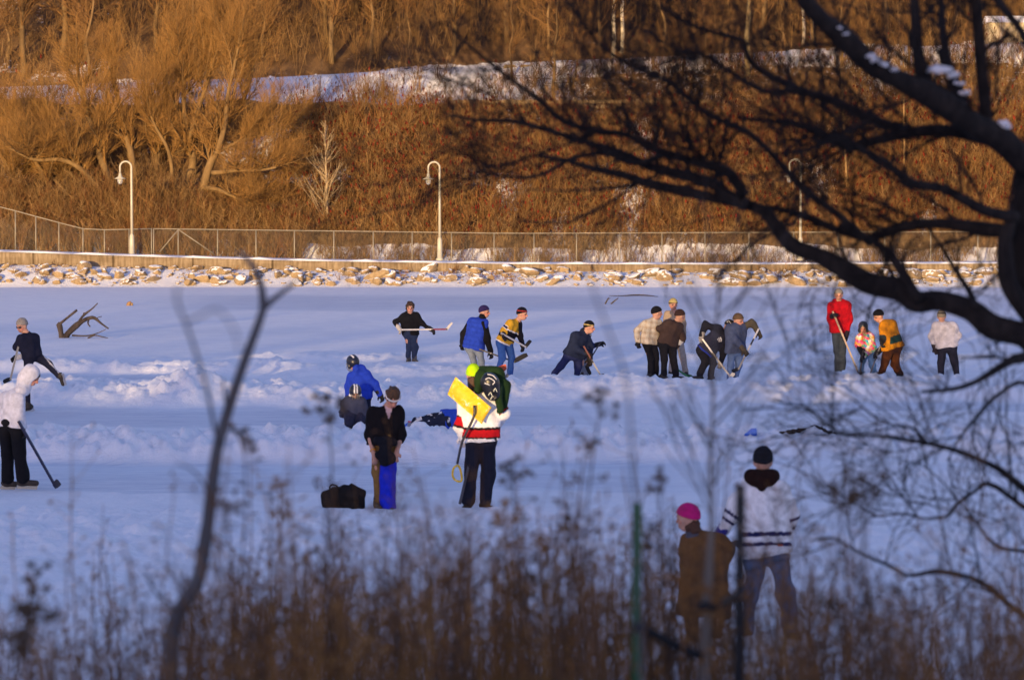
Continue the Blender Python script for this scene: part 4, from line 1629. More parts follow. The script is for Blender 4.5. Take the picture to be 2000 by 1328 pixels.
# 5 yellow and black jersey
Y = Yat(740)
def yj(V, nm, k):
    W = k['W']
    C = np.tile(hexc('15151f'), (len(V), 1))
    tt = param(V, k['cs'], k['cp'])
    arm = np.array([n[:4] in ('uppe', 'fore') for n in nm])
    G_ = hexc('c99a2c')
    fr = (V - k['cs']) @ np.array([1.0, 0, 0])
    C[~arm & (tt < .30) & (fr < .10)] = G_
    C[~arm & (tt > .30) & (tt < .36) & (fr < .12)] = WHITE
    C[~arm & (tt > .80) & (tt < 1.0)] = G_
    C[~arm & (tt > 1.0)] = WHITE
    u = param(V, W['sa'], W['ea'])
    C[(nm == 'uppera')] = G_
    C[(nm == 'uppera') & (u > .45) & (u < .72)] = hexc('1c2442')
    C[(nm == 'uppera') & (((u > .38) & (u < .45)) | ((u > .72) & (u < .8)))] = WHITE
    C[(nm == 'forea')] = G_
    return C
make_person('person in yellow and black striped jersey and dark beanie with red band', (988, 740),
            dict(hd=(1020, 614), nk=(1012, 625), sa=(995, 633), sb=(1011, 634), ea=(985, 645), eb=(1016, 656), ha=(984, 655, -.25), hb=(1021, 676, -.1), pa=(977, 668), pb=(992, 668),
                 ka=(981, 700), kb=(1000, 699), fa=(971, 726), fb=(996, 732)), dep=(-.16, .14), face=(72, 6), jacket=yj, jr=1.08, hem=.03, trousers=hexc('34589a'), gloves=BLACK,
            hat=(hexc('15131c'), (hexc('a03030'), .065, .085)), toes={'a': (984, 732, -.1), 'b': (1006, 738, .1)}, shoec=hexc('8a8784'))
stick('grey stick with black blade held at the waist of the yellow jersey', Y, (978, 650, -.3), (1028, 678, -.3), (1038, 665, -.32), hexc('8e93a4'), BLACK)

# 6 navy skater striding low and the half hidden one behind
Y = Yat(741)
make_person('person in dark navy coat and black beanie with yellow stripe striding low to the right', (1110, 741),
            dict(hd=(1151, 640), nk=(1142, 652), sa=(1124, 657), sb=(1143, 660), ea=(1119, 680), eb=(1152, 676), ha=(1144, 690, -.25), hb=(1152, 700), pa=(1112, 692), pb=(1130, 696),
                 ka=(1096, 714), kb=(1129, 716), fa=(1082, 732), fb=(1127, 734)), dep=(-.14, .1), face=(78, 8), jacket=hexc('20283f'), jr=1.25, hem=.02, trousers=hexc('252c52'), tr=1.1, gloves=hexc('1a1615'),
            gs=1.5, hat=(BLACK, (hexc('c8b070'), .052, .068)))
stick('stick with black blade resting on the snow before the striding navy coat', Y, (1140, 676, -.3), (1174, 735, -.35), (1196, 735, -.35), [(.45, hexc('6a2a20')), (.55, BLACK), (1, hexc('9a9890'))], BLACK)
Y = Yat(738)
make_person('person in blue jacket and grey leggings mostly hidden behind the striding navy coat', (1140, 737),
            dict(hd=(1143, 652, .45), nk=(1142, 660, .45), sa=(1135, 666, .45), sb=(1149, 666, .45), ea=(1134, 680, .4), eb=(1158, 676, .35), ha=(1140, 686, .3), hb=(1171, 672, .3), pa=(1137, 692, .42), pb=(1147, 692, .42),
                 ka=(1138, 712, .4), kb=(1146, 713, .4), fa=(1139, 731, .4), fb=(1143, 731, .4)), face=(80, 10), hs=.9, jacket=hexc('23305e'), jr=.85, trousers=hexc('6e7686'), tr=.85, gloves=BLACK, helmet=BLACK, cage=True)
stick('thin dark stick held by the half hidden blue jacket', Y, (1172, 670, .28), (1144, 716, .2), (1152, 733, .15), hexc('2a2a30'), BLACK, w=.026)

# 7 plaid jacket
def plaid(V, nm, k):
    e1 = unit(np.cross(k['up'], [0, 1, 0]))
    a = (V - k['cs']) @ e1
    b_ = (V - k['cs']) @ k['up']
    C = np.tile(hexc('cfc4ac'), (len(V), 1))
    m = (np.sin(a * 55) > .2).astype(float) * .5 + (np.sin(b_ * 55) > .2).astype(float) * .5
    return C * (1 - m[:, None] * (1 - hexc('c9b394') / hexc('e4d8bc')))
make_person('person in cream plaid jacket and black beanie seen from behind', (1272, 742),
            dict(hd=(1283, 612), nk=(1279, 623), sa=(1262, 632), sb=(1286, 632), ea=(1243, 646), eb=(1298, 648), ha=(1246, 668, -.1), hb=(1300, 664), pa=(1262, 670), pb=(1277, 670),
                 ka=(1270, 701), kb=(1281, 702), fa=(1270, 733), fb=(1281, 732)), dep=(-.08, .12), face=(105, 2), jacket=plaid, jr=1.1, hem=.03, trousers=BLACK, gloves=BLACK, hat=BLACK, toes={'a': (1282, 739, 0), 'b': (1294, 738, .1)})
# 9 beige man behind, looking this way
make_person('person in beige fleece, pale trousers and patterned cap facing the camera', (1328, 732),
            dict(hd=(1315, 596), nk=(1317, 608), sa=(1305, 614), sb=(1331, 614), ea=(1300, 634), eb=(1336, 633), ha=(1304, 655), hb=(1335, 658), pa=(1312, 658), pb=(1327, 658),
                 ka=(1313, 694), kb=(1333, 694), fa=(1310, 727), fb=(1340, 727)), face=(12, 2), jacket=hexc('a8937a'), hem=.05, trousers=hexc('a79c92'), gloves=hexc('3a3434'), hat=(hexc('b5a468'), (hexc('332c26'), .03, .058)), jr=.98)
# 8 brown jacket
def bj(V, nm, k):
    C = np.tile(hexc('41332f'), (len(V), 1))
    u = param(V, k['W']['eb'], k['W']['hb'])
    C[(nm == 'foreb') & (u > .25) & (u < .75)] = (.5, .5, .52)
    return C
make_person('person in dark brown jacket and cap bent forward beside the cream plaid jacket', (1310, 742),
            dict(hd=(1328, 618), nk=(1321, 628), sa=(1304, 632), sb=(1327, 640), ea=(1289, 642), eb=(1333, 660), ha=(1305, 652, .15), hb=(1322, 676, .1), pa=(1294, 671), pb=(1311, 673),
                 ka=(1298, 702), kb=(1316, 704), fa=(1296, 733), fb=(1321, 734)), dep=(-.1, .06), face=(120, 14), jacket=bj, jr=1.12, hem=.0, trousers=hexc('1a1a20'), tr=1.08, gloves=BLACK, hat=hexc('3a2824'), toes={'a': (1303, 739, -.1), 'b': (1334, 739, 0)})
stick('bright green taped stick lying at the feet of the brown jacket', Yat(738), (1324, 722, -.1), (1344, 736, -.12), (1354, 737, -.15), hexc('1f8a45'), hexc('2a6a42'))

# 10 bent dark player
def emblem(V, nm, k):
    C = np.tile(hexc('2e2f40'), (len(V), 1))
    C[np.array([n[:4] in ('uppe', 'fore') for n in nm])] = hexc('1f2028')
    tt = param(V, k['cs'], k['cp'])
    C[(tt < .04) & (nm == 'chest')] = hexc('23242e')
    C[(tt > .97) & ~np.array([n[:4] in ('uppe', 'fore') for n in nm])] = hexc('26368a')
    return C
W10 = make_person('person in dark pullover with white back emblem bent far over a stick', (1376, 745),
            dict(hd=(1424, 638, -.06), nk=(1414, 648), sa=(1402, 642), sb=(1412, 664), ea=(1378, 634), eb=(1413, 688), ha=(1371, 656), hb=(1408, 708), pa=(1370, 684), pb=(1386, 688),
                 ka=(1379, 707), kb=(1394, 711), fa=(1366, 734), fb=(1386, 737)), dep=(-.12, .0), face=(62, 42), jacket=emblem, jr=1.12, hem=.02, trousers=hexc('1b1b22'), tr=1.12, gloves=hexc('9a9590'),
            hat=lambda q: np.where(((np.sin(q[:, 2:3] * 190) + np.sin(q[:, 1:2] * 150)) > .5) & (q[:, 2:3] < .11) & (q[:, 2:3] > .05), .5, .02) * np.ones((1, 3)),
            toes={'a': (1348, 738, -.05), 'b': (1380, 744, 0)})
stick('pale taped stick slanting down from the bent player in the dark pullover', Yat(745), (1372, 662, -.2), (1428, 738, -.4), (1436, 729, -.42), [(.35, STKW), (.5, hexc('3a3230')), (1, hexc('b8b0a4'))], hexc('d8d2c0'))
# emblem: white lily shape on the back
g = Geo()
e0 = at(1406, 663, Yat(745) - .235)
for dx, dz, w, h, rot in ((0, 0, .022, .10, .35), (-.035, .0, .016, .06, .75), (.035, .01, .016, .06, -.1), (0, -.028, .07, .014, .35)):
    a = np.array([dx * math.cos(.4) , 0, dz - dx * math.sin(.4)])
    v = [[x * w / 2, y, z * h / 2] for x in (-1, 1) for y in (-.006, .006) for z in (-1, 1)]
    v = np.array([[p[0] * math.cos(rot) + p[2] * math.sin(rot), p[1], -p[0] * math.sin(rot) + p[2] * math.cos(rot)] for p in v]) + a + e0 - W10['O']
    g.add(v, [[0, 1, 3, 2], [4, 6, 7, 5], [0, 4, 5, 1], [2, 3, 7, 6], [0, 2, 6, 4], [1, 5, 7, 3]], (.75, .72, .68))
g.build('emblem', M_CLOTH, W10['t'], None, False)

# 11 blue jacket with raised arm
def b11(V, nm, k):
    C = np.tile(hexc('46506a'), (len(V), 1))
    C[np.isin(nm, ['upperb', 'foreb'])] = hexc('57503f')
    C[nm == 'collar'] = hexc('3c4c6c')
    return C
make_person('person in faded blue jacket, jeans and brown cap with one arm raised on a stick', (1434, 747),
            dict(hd=(1442, 626), nk=(1436, 637), sa=(1424, 643), sb=(1450, 638), ea=(1440, 667, -.2), eb=(1469, 631), ha=(1452, 683, -.25), hb=(1480, 648), pa=(1428, 686), pb=(1444, 686),
                 ka=(1427, 714), kb=(1443, 713), fa=(1424, 739), fb=(1437, 737)), dep=(-.06, .06), face=(60, 14), jacket=b11, jr=1.15, hem=.04, trousers=hexc('5b7299'), gloves=hexc('4a4030'), gs=1.35,
            hat=hexc('5c4a38'), toes={'a': (1421, 745, -.1), 'b': (1437, 744, -.15)})
stick('taped stick held upright by the raised arm of the faded blue jacket', Yat(747), (1482, 642, -.1), (1442, 722, -.3), (1431, 728, -.3), [(.25, STKW), (.4, BLACK), (.7, STKW), (1, hexc('8a8478'))], BLACK)

# 12 tall red jacket
Y = Yat(735)
make_person('tall person in bright red jacket and grey beanie leaning on a stick', (1640, 735),
            dict(hd=(1638, 577), nk=(1639, 590), sa=(1625, 599), sb=(1655, 597), ea=(1621, 622), eb=(1660, 626), ha=(1627, 616, -.22), hb=(1653, 655, -.12), pa=(1631, 645), pb=(1649, 645),
                 ka=(1634, 685), kb=(1645, 688), fa=(1637, 725), fb=(1646, 728)), face=(-3, 3), jacket=hexc('b3101e'), jr=1.12, hem=.05, trousers=hexc('3c444c'), gloves=BLACK, gs=1.3, hat=hexc('7b7670'),
            scarf=None, shoe='boot', toes={'a': (1631, 732, -.15), 'b': (1645, 733, -.1)}, hood=True, cuffs=hexc('2a1a20'))
stick('pale stick held across the body by the tall red jacket', Y, (1626, 608, -.3), (1676, 727, -.5), (1692, 733, -.5), [(.75, hexc('b9a184')), (1, hexc('9a9080'))], BLACK)

# 13 child with patchwork jacket and helmet
def patch(V, nm, k):
    q = V * 17
    i = np.floor(q[:, 0] + .3 * np.sin(q[:, 2] * 2)).astype(int) * 7 + np.floor(q[:, 2] + .3 * np.sin(q[:, 0] * 2)).astype(int) * 13 + np.floor(q[:, 1] * .6).astype(int) * 5
    pal = np.array([hexc(h) for h in ('e2729a', '3f9cc0', 'e9d3a0', 'd94a6a', 'efe6e0', 'e8a24a', '86b884', 'd07ab0')])
    C = pal[(i * 2654435761 % 97) % 8]
    C[nm == 'hood'] = hexc('a5916c')
    return C
Y = Yat(740)
make_person('child in colourful patchwork jacket, pale jeans and dark helmet crouching', (1690, 740),
            dict(hd=(1686, 641), nk=(1689, 653), sa=(1679, 660), sb=(1702, 660), ea=(1676, 674), eb=(1706, 678), ha=(1680, 683, -.15), hb=(1686, 697, -.2), pa=(1689, 687), pb=(1701, 687),
                 ka=(1684, 707), kb=(1704, 713), fa=(1682, 730), fb=(1708, 727, .1)), face=(-8, 8), hs=.95, jacket=patch, jr=1.02, hem=.02, trousers=hexc('7ea6c4'), tr=.95, gloves=BLACK, gs=1.25, helmet=hexc('22262e'), hood=True, cat='child',
            toes={'a': (1675, 737, -.1), 'b': (1694, 738, 0)}, shoec=hexc('5b4a3c'), cage=False)
stick('short dark stick held down by the child in the patchwork jacket', Y, (1686, 684, -.25), (1679, 733, -.3), (1690, 738, -.35), hexc('4a4444'), BLACK)

# 14 mustard jacket
def mus(V, nm, k):
    C = np.tile(hexc('c98216'), (len(V), 1))
    tt = param(V, k['cs'], k['cp'])
    e1 = np.array([1.0, 0, 0])
    a = (V - k['cs']) @ e1
    C[(nm != 'uppera') & (nm != 'forea') & (tt > .48) & (tt < .80) & (a > .02)] = hexc('22443f')
    C[np.isin(nm, ['foreb'])] = BLACK
    C[np.isin(nm, ['forea'])] = hexc('2a3236')
    C[nm == 'collar'] = hexc('d8cfc0')
    return C
Y = Yat(743)
make_person('person in mustard and dark green jacket with brown trousers bending to the child', (1738, 743),
            dict(hd=(1716, 618), nk=(1722, 629), sa=(1727, 637), sb=(1742, 634), ea=(1727, 655), eb=(1733, 670), ha=(1724, 664, -.2), hb=(1714, 688, -.1), pa=(1735, 680), pb=(1752, 678),
                 ka=(1728, 708), kb=(1748, 712), fa=(1720, 735), fb=(1759, 731)), dep=(-.14, .12), face=(-68, 22), jacket=mus, jr=1.3, hem=.02, trousers=hexc('4f2c14'), tr=1.18, gloves=hexc('2b2822'), gs=1.45,
            hat=BLACK, toes={'a': (1706, 741, -.15), 'b': (1766, 736, .1)})
stick('grey stick held low between the mustard jacket and the child', Y, (1719, 676, -.15), (1698, 735, -.3), (1684, 740, -.3), hexc('6a6660'), BLACK)

# 15 white jacket, back view
make_person('person in white jacket and grey cap seen from behind below the dark branch', (1850, 742),
            dict(hd=(1839, 619), nk=(1841, 631), sa=(1828, 638), sb=(1861, 638), ea=(1818, 656), eb=(1871, 656), ha=(1826, 680), hb=(1862, 672), pa=(1841, 677), pb=(1859, 677),
                 ka=(1838, 708), kb=(1864, 708), fa=(1838, 736), fb=(1870, 736)), face=(170, 4), jacket=np.array([.50, .48, .52]), jr=1.25, hem=.02, trousers=hexc('262736'), tr=1.08, gloves={'a': hexc('2a2024'), 'b': hexc('2a2024')},
            hat=(hexc('7d7566'), (hexc('2b2a2a'), .06, .085)), shoe='boot')

# 16 child in blue jacket and helmet, 17 smaller child in front
Y = Yat(834)
def hel16(q):
    C = np.tile(hexc('161a2c'), (len(q), 1))
    C[(np.abs(q[:, 1]) > .035) & (np.abs(q[:, 1]) < .06) & (q[:, 2] > .05)] = (.7, .7, .72)
    return C
make_person('child in bright blue jacket and black helmet seen from behind', (706, 834),
            dict(hd=(689, 709), nk=(697, 723), sa=(688, 737), sb=(716, 735), ea=(681, 757), eb=(731, 750), ha=(680, 775), hb=(742, 770), pa=(697, 775), pb=(714, 774),
                 ka=(703, 800), kb=(716, 800), fa=(703, 825), fb=(712, 826)), face=(-140, 28), hs=.92, jacket=hexc('2440b4'), jr=1.12, hem=.04, trousers=hexc('23263a'), gloves=BLACK, helmet=hel16, cage=True, cat='child', hood=True, flare=1.1,
            toes={'a': (697, 832, -.1), 'b': (707, 832, -.1)}, vox=.014)
def hel17(q):
    C = np.tile(hexc('161a2c'), (len(q), 1))
    C[(q[:, 2] < .0)] = (.7, .7, .7)
    C[(np.abs(q[:, 1]) < .04) & (q[:, 2] > .06) & (np.abs(np.sin(q[:, 1] * 70)) > .6)] = (.7, .7, .7)
    return C
make_person('small child in grey snowsuit and black and white helmet crouching by the blue jacket', (690, 840),
            dict(hd=(694, 767), nk=(693, 780), sa=(683, 785), sb=(704, 787), ea=(673, 791), eb=(710, 799), ha=(670, 800), hb=(706, 811), pa=(686, 808), pb=(706, 810),
                 ka=(682, 823, -.2), kb=(706, 823, -.15), fa=(690, 829, .05), fb=(703, 831, .02)), face=(8, 30), hs=.95, jacket=hexc('3c4054'), jr=1.15, trousers=hexc('2e2f40'), tr=1.15, gloves=hexc('44485c'), helmet=hel17, cage=True, cat='child',
            toes={'a': (680, 826, -.1), 'b': (708, 829, -.15)}, shoec=hexc('b8b6b4'), vox=.014)
# 20 lying child
def snowy(V, nm, k):
    C = np.tile(hexc('23283a'), (len(V), 1))
    m_ = fbm(V[:, 0] * 11, V[:, 1] * 11, V[:, 2] * 11, 3) > .66
    C[m_] = (.6, .62, .66)
    return C
make_person('child in blue jacket and dark trousers lying in the snow behind the striped jersey', (860, 846),
            dict(hd=(922, 826, .1), nk=(910, 826, .1), sa=(900, 826, -.1), sb=(900, 812, .22), ea=(912, 836, -.2), eb=(915, 824, .3), ha=(925, 837, -.2), hb=(928, 828, .3), pa=(872, 826, -.10), pb=(871, 816, .14),
                 ka=(845, 829, -.14), kb=(842, 822, .16), fa=(821, 832, -.18), fb=(812, 827, .12)), face=(90, 50), hs=.95, jacket=hexc('2a4ab8'), jr=1.35, hem=.04, trousers=snowy, tr=1.55, gloves=BLACK, helmet=hexc('1a1a22'), cat='child',
            toes={'a': (808, 836, -.2), 'b': (800, 829, .1)}, shoec=hexc('8a8a90'), vox=.014, Y0=Yat(851), wrk=1.6)
g = Geo()
pz = ground(798, 840)
g.tube([pz + [-.06, 0, .06], pz + [.0, .02, .09], pz + [.07, .05, .09]], [.03, .045, .03], 8, 3, hexc('2f62c8'))
g.tube([pz + [-.01, .03, .13], pz + [.08, .06, .12]], [.026, .022], 8, 3, hexc('c23a4a'))
tag(g.build('plastic_sled', M_HARD, None, pz), 'small blue and red plastic sled at the feet of the lying child', 'sled')

# 18 black pullover, pulling on blue ski trousers
Y18 = Yat(994)
def tan_blue(V, nm, k):
    C = np.tile(hexc('8a6c42'), (len(V), 1))
    return C
def jk18(V, nm, k):
    C = np.tile(hexc('141216'), (len(V), 1))
    N = k['N']
    d = N[2] + .02 - V[:, 2]
    C[(V[:, 1] < N[1] - .03) & (d > -.05) & (d < .16) & (np.abs(V[:, 0] - N[0] - .02) < .052 * (1 - d / .17))] = (.62, .42, .42)
    return C
W18 = make_person('person in black pullover with bowed head pulling on blue overtrousers', (748, 994),
            dict(hd=(767, 778, -.1), nk=(757, 796), sa=(727, 806), sb=(777, 808), ea=(720, 846), eb=(784, 848), ha=(730, 886, -.16), hb=(775, 882, -.16), pa=(737, 866), pb=(765, 866),
                 ka=(736, 926), kb=(757, 928), fa=(737, 980), fb=(759, 982)), face=(14, 40), jacket=jk18, jr=1.06, hem=.0, sleeve=.28, trousers=hexc('7d6238'), tr=1.0, hair=(hexc('4c3624'), .0),
            shoe='boot', vox=.011, wrk=1.7, ba=np.array([0, -.3, -1.0]), shoec=hexc('5a4a36'))
O18 = W18['O']
def q18(x, y, dy): return at(x, y, Y18 + dy) - O18
piece('overtrouser_leg', W18['t'], [cap(q18(760, 893, -.06), q18(757, 935, -.05), .105, .098), cap(q18(757, 935, -.05), q18(758, 990, -.05), .098, .102)], hexc('1e2fc0'), vox=.012, k=.05, wr=.022, wf=11,
      cuts=[(q18(758, 992, 0), (0, 0, -1)), (q18(758, 891, 0), (0, 0, 1))])
piece('overtrouser_bib', W18['t'], [cap(q18(737, 860, -.2), q18(768, 864, -.2), .05), cap(q18(739, 888, -.22), q18(766, 894, -.22), .055), cap(q18(752, 862, -.2), q18(753, 900, -.22), .07)], hexc('15171f'), vox=.011, k=.05, wr=.016, wf=14)
bH, bM = W18['hd'], W18['M']
g = Geo()
ring = [bH + bM[0] * (.112 * math.cos(a) - .01) + bM[1] * .093 * math.sin(a) + bM[2] * (.045) for a in np.linspace(0, 2 * math.pi, 19)]
g.tube(ring, .011, 6, 1, (.66, .64, .62))
g.build('headband', M_CLOTH, W18['t'])
hd_ = unit(W18['ha'] - W18['ea'])
g = Geo()
c0 = W18['ha'] - hd_ * .05
e1 = unit(np.cross(hd_, [0, 1, 0])); e2 = np.cross(hd_, e1)
g.tube([c0 + .036 * (math.cos(a) * e1 + math.sin(a) * e2) for a in np.linspace(0, 2 * math.pi, 13)], .008, 6, 1, hexc('d99a18'))
g.build('wristband', M_HARD, W18['t'])

# 19 white jersey with red stripes, green hat, back view
Y19 = Yat(999)
RED = hexc('b0141f'); JB = hexc('1a1417')
def j19(V, nm, k):
    C = np.tile(WHITE, (len(V), 1))
    arm = np.array([n[:4] in ('uppe', 'fore') for n in nm])
    z = V[:, 2] + k['W']['O_z'] if 'O_z' in k['W'] else V[:, 2]
    zz = lambda py: (at(940, py, Y19) - O19)[2]
    for (y0, y1, c) in ((837, 842, JB), (842, 856, RED), (856, 859, JB)):
        C[~arm & (V[:, 2] < zz(y0)) & (V[:, 2] > zz(y1))] = c
    for s, lst in (('a', ((.62, .67, JB), (.67, .97, RED), (.97, 1.05, JB))), ('b', ((.55, .6, JB), (.6, .9, RED), (.9, .96, JB)))):
        for u0, u1, c in lst:
            u = param(V, k['W']['s' + s], k['W']['e' + s])
            C[np.isin(nm, ['upper' + s, 'fore' + s]) & (u > u0) & (u < u1)] = c
    return C
O19 = ground(936, 999)
def d19(V, nm, k):
    return np.tile(hexc('20222f'), (len(V), 1))
W19 = make_person('person in white jersey with red stripes and lime green hat seen from behind', (936, 999),
            dict(hd=(925, 733), nk=(930, 757), sa=(910, 779), sb=(962, 776), ea=(898, 832), eb=(984, 806), ha=(902, 852, .1), hb=(974, 828, .25), pa=(925, 856), pb=(955, 856),
                 ka=(920, 928), kb=(954, 926), fa=(914, 980), fb=(948, 982)), face=(172, 4), jacket=j19, jr=1.28, hem=.03, trousers=d19, tr=1.22, flare=1.15, gloves=np.array([.7, .7, .72]), hat=hexc('a6d413'),
            shoe='boot', vox=.011, wrk=1.15, shoec=hexc('2a221e'), toes={'a': (904, 996, -.1), 'b': (962, 994, -.1)}, hair=(hexc('4a3226'), .06))
# snow shovel over the shoulder
def p19(x, y, dy): return at(x, y, Y19 + dy)
sO = p19(915, 780, -.3)
t = empty('snow_shovel', sO)
tag(t, 'yellow snow shovel carried across the back of the striped white jersey', 'shovel')
cA, cB, cC, cD = p19(890, 736, -.34), p19(960, 796, -.30), p19(941, 828, -.30), p19(874, 770, -.34)   # top-left, right, bottom, left
nrm = unit(np.cross(cB - cA, cD - cA))
if nrm[1] > 0: nrm = -nrm
V = []
nu, nv = 14, 9
for side in (0, 1):
    for i in range(nu + 1):
        for j in range(nv + 1):
            u, v = i / nu, j / nv
            p = (cA * (1 - u) + cB * u) * (1 - v) + (cD * (1 - u) + cC * u) * v
            V.append(p + nrm * (-.062 * (1 - (2 * v - 1) ** 2) + .01 + .012 * math.sin(u * 18) ** 8) - nrm * .008 * side)
n1 = (nu + 1) * (nv + 1)
F = []
for i in range(nu):
    for j in range(nv):
        a = i * (nv + 1) + j
        q = [a, a + 1, a + nv + 2, a + nv + 1]
        F.append(q)
        F.append([x + n1 for x in q[::-1]])
edge = [j for j in range(nv + 1)] + [(i) * (nv + 1) + nv for i in range(1, nu + 1)] + [nu * (nv + 1) + j for j in range(nv - 1, -1, -1)] + [i * (nv + 1) for i in range(nu - 1, 0, -1)]
for a, b in zip(edge, edge[1:] + edge[:1]):
    F.append([b, a, a + n1, b + n1])
m, nt, b = mat_new('yellow_plastic', .4, .5)
f = nodes_noise(nt, 13, 6, .75)
nt.links.new(ramp(nt, f, [(.35, (.66, .40, .01)), (.56, (.80, .53, .015)), (.60, (.80, .60, .12)), (.64, (.80, .74, .6))]), b.inputs['Base Color'])
M_YEL = m
link_mesh('scoop', np.array(V), F, M_YEL, t, None, True, sO)
mid = (cA + cB + cC + cD) / 4
g = Geo()
g.tube([mid * .7 + cB * .15 + cC * .15, p19(925, 815, -.32), p19(903, 862, -.24), p19(893, 906, -.24)], [.018, .017, .016, .016], 8, 3)
M_DSH = simple('dark_shaft', (.02, .02, .025), (.04, .04, .045), 20, .4, .4, bs=0)
g.build('shaft', M_DSH, t, sO)
g = Geo()
g.tube([p19(894, 908, -.24), p19(886, 914, -.24), p19(884, 928, -.24), p19(889, 937, -.24), p19(899, 940, -.24), p19(902, 934, -.24), p19(899, 916, -.24), p19(894, 908, -.24)], .014, 8, 3)
g.build('grip', M_YEL, t, sO)
stick('stick with an orange blade carried upside down behind the striped white jersey', Y19, (898, 984, -.22), (960, 722, .32), (990, 716, .3), [(.28, hexc('33343c')), (1, hexc('1c1c22'))], hexc('b5502c'), bw=.085)
# green jacket slung over the right shoulder and a dark helmet
cO = p19(965, 760, -.15)
P = [cap(p19(938, 728, .0) - cO, p19(968, 730, .0) - cO, .085, .10), cap(p19(968, 732, 0) - cO, p19(984, 756, 0) - cO, .10, .09), cap(p19(984, 752, 0) - cO, p19(984, 800, -.05) - cO, .075, .05),
     cap(p19(940, 735, -.1) - cO, p19(934, 762, -.2) - cO, .075, .05), cap(p19(972, 756, -.15) - cO, p19(976, 800, -.22) - cO, .06, .045)]
V, F, nm = sdf_piece(P, vox=.011, k=.06, wr=.02, wf=13)
o = link_mesh('draped_jacket', V + cO, F, M_CLOTH, None, np.tile(hexc('1d331a'), (len(V), 1)), True, cO)
tag(o, 'dark green jacket slung over the shoulder of the striped white jersey', 'jacket')
hO = p19(957, 752, -.22)
t = empty('hockey_helmet', hO)
tag(t, 'dark helmet with white marks hanging on the back of the striped white jersey', 'helmet')
Mq = frame(35, 10, 30)
def hc19(V, nm):
    C = np.tile(hexc('13151f'), (len(V), 1))
    return C
V, F, nm = sdf_piece([ell((0, 0, .02), (.125, .125, .15), Mq), ell((.03, 0, -.09), (.10, .10, .12), Mq)], vox=.011, k=.04, cuts=[(np.array([.03, -.13, -.14]), np.array([.09, .09, .07]), np.eye(3))])
link_mesh('shell', V, F, M_HARD, t, np.tile(hexc('13151f'), (len(V), 1)), True)
g = Geo()
for pts in (([(948, 741), (955, 738), (966, 745), (962, 751)]), ([(946, 748), (957, 752)]), ([(952, 731), (962, 733), (970, 741)])):
    g.tube([at(x, y, Y19 - .22 - .135) - hO for x, y in pts], .006, 6, 3, (.72, .72, .74))
for pts in (([(964, 765), (967, 758), (971, 766)]), ([(954, 772), (958, 766), (961, 773)]), ([(958, 780), (962, 773)])):
    g.tube([at(x, y, Y19 - .22 - .12) - hO for x, y in pts], .005, 6, 2, (.68, .72, .6))
g.build('markings', M_HARD, t)

# duffel bag on the snow
dO = ground(671, 996)
Yd = dO[1]
def pd(x, y, dy): return at(x, y, Yd + dy) - dO
t = empty('duffel_bag', dO)
tag(t, 'black duffel bag slumped on the snow left of the black pullover', 'bag')
P = [cap(pd(644, 986, .0), pd(703, 986, 0), .075, .07), cap(pd(650, 970, .0), pd(698, 968, 0), .105, .11), cap(pd(690, 952, 0), pd(684, 965, 0), .05, .08), cap(pd(704, 968, 0), pd(706, 980, 0), .05, .05),
     cap(pd(637, 968, .03), pd(640, 985, .03), .05, .06), cap(pd(655, 958, .0), pd(672, 957, 0), .055, .05)]
V, F, nm = sdf_piece(P, vox=.011, k=.05, wr=.03, wf=12, cuts=[((0, 0, -.01), (0, 0, -1))])
link_mesh('bag_body', V, F, M_CLOTH, t, np.tile(hexc('1c1a1a'), (len(V), 1)), True)
g = Geo()
g.tube([pd(645, 960, -.08), pd(644, 950, -.08), pd(650, 946, -.08), pd(658, 949, -.08), pd(663, 956, -.08)], .012, 6, 3, hexc('141414'))
g.build('handle', M_CLOTH, t)

# 21 foreground person in white jersey, 22 child in pink hat
Y21 = Yat(1252)
O21 = ground(1500, 1252)
def j21(V, nm, k):
    C = np.tile(WHITE * .95, (len(V), 1))
    arm = np.array([n[:4] in ('uppe', 'fore') for n in nm])
    zz = lambda py: (at(1495, py, Y21) - O21)[2]
    n_ = hexc('1f2350')
    bow = .018 * np.cos(np.clip((V[:, 0] - (at(1497, 1000, Y21) - O21)[0]) * 6, -1.5, 1.5))
    for y0, y1 in ((1044, 1052), (1064, 1071)):
        C[~arm & (V[:, 2] - bow < zz(y0)) & (V[:, 2] - bow > zz(y1))] = n_
    for s in 'ab':
        u = param(V, k['W']['e' + s], k['W']['h' + s])
        m_ = np.isin(nm, ['fore' + s, 'upper' + s])
        C[m_ & (((u > -.05) & (u < .10)) | ((u > .34) & (u < .48)))] = n_
    return C
W21 = make_person('person in white jersey with navy stripes and dark beanie standing with back turned', (1500, 1252),
            dict(hd=(1490, 902), nk=(1490, 928), sa=(1462, 956), sb=(1522, 956), ea=(1432, 1004), eb=(1539, 1008), ha=(1410, 1036, .0), hb=(1538, 1048, .1), pa=(1475, 1076), pb=(1516, 1076),
                 ka=(1467, 1160), kb=(1534, 1160), fa=(1458, 1236), fb=(1547, 1238)), face=(176, 3), jacket=j21, wrk=1.9, jr=1.30, hem=.03, trousers=hexc('56647f'), tr=1.1, flare=1.05, gloves={'a': hexc('1c2a98'), 'b': None}, gs=1.3,
            hat=lambda q: np.where((np.sin(q[:, 2:3] * 150) > .75), 1.6, 1.0) * hexc('191a22')[None], shoe='boot', vox=.012, toes={'a': (1452, 1246, .1), 'b': (1558, 1246, .1)})
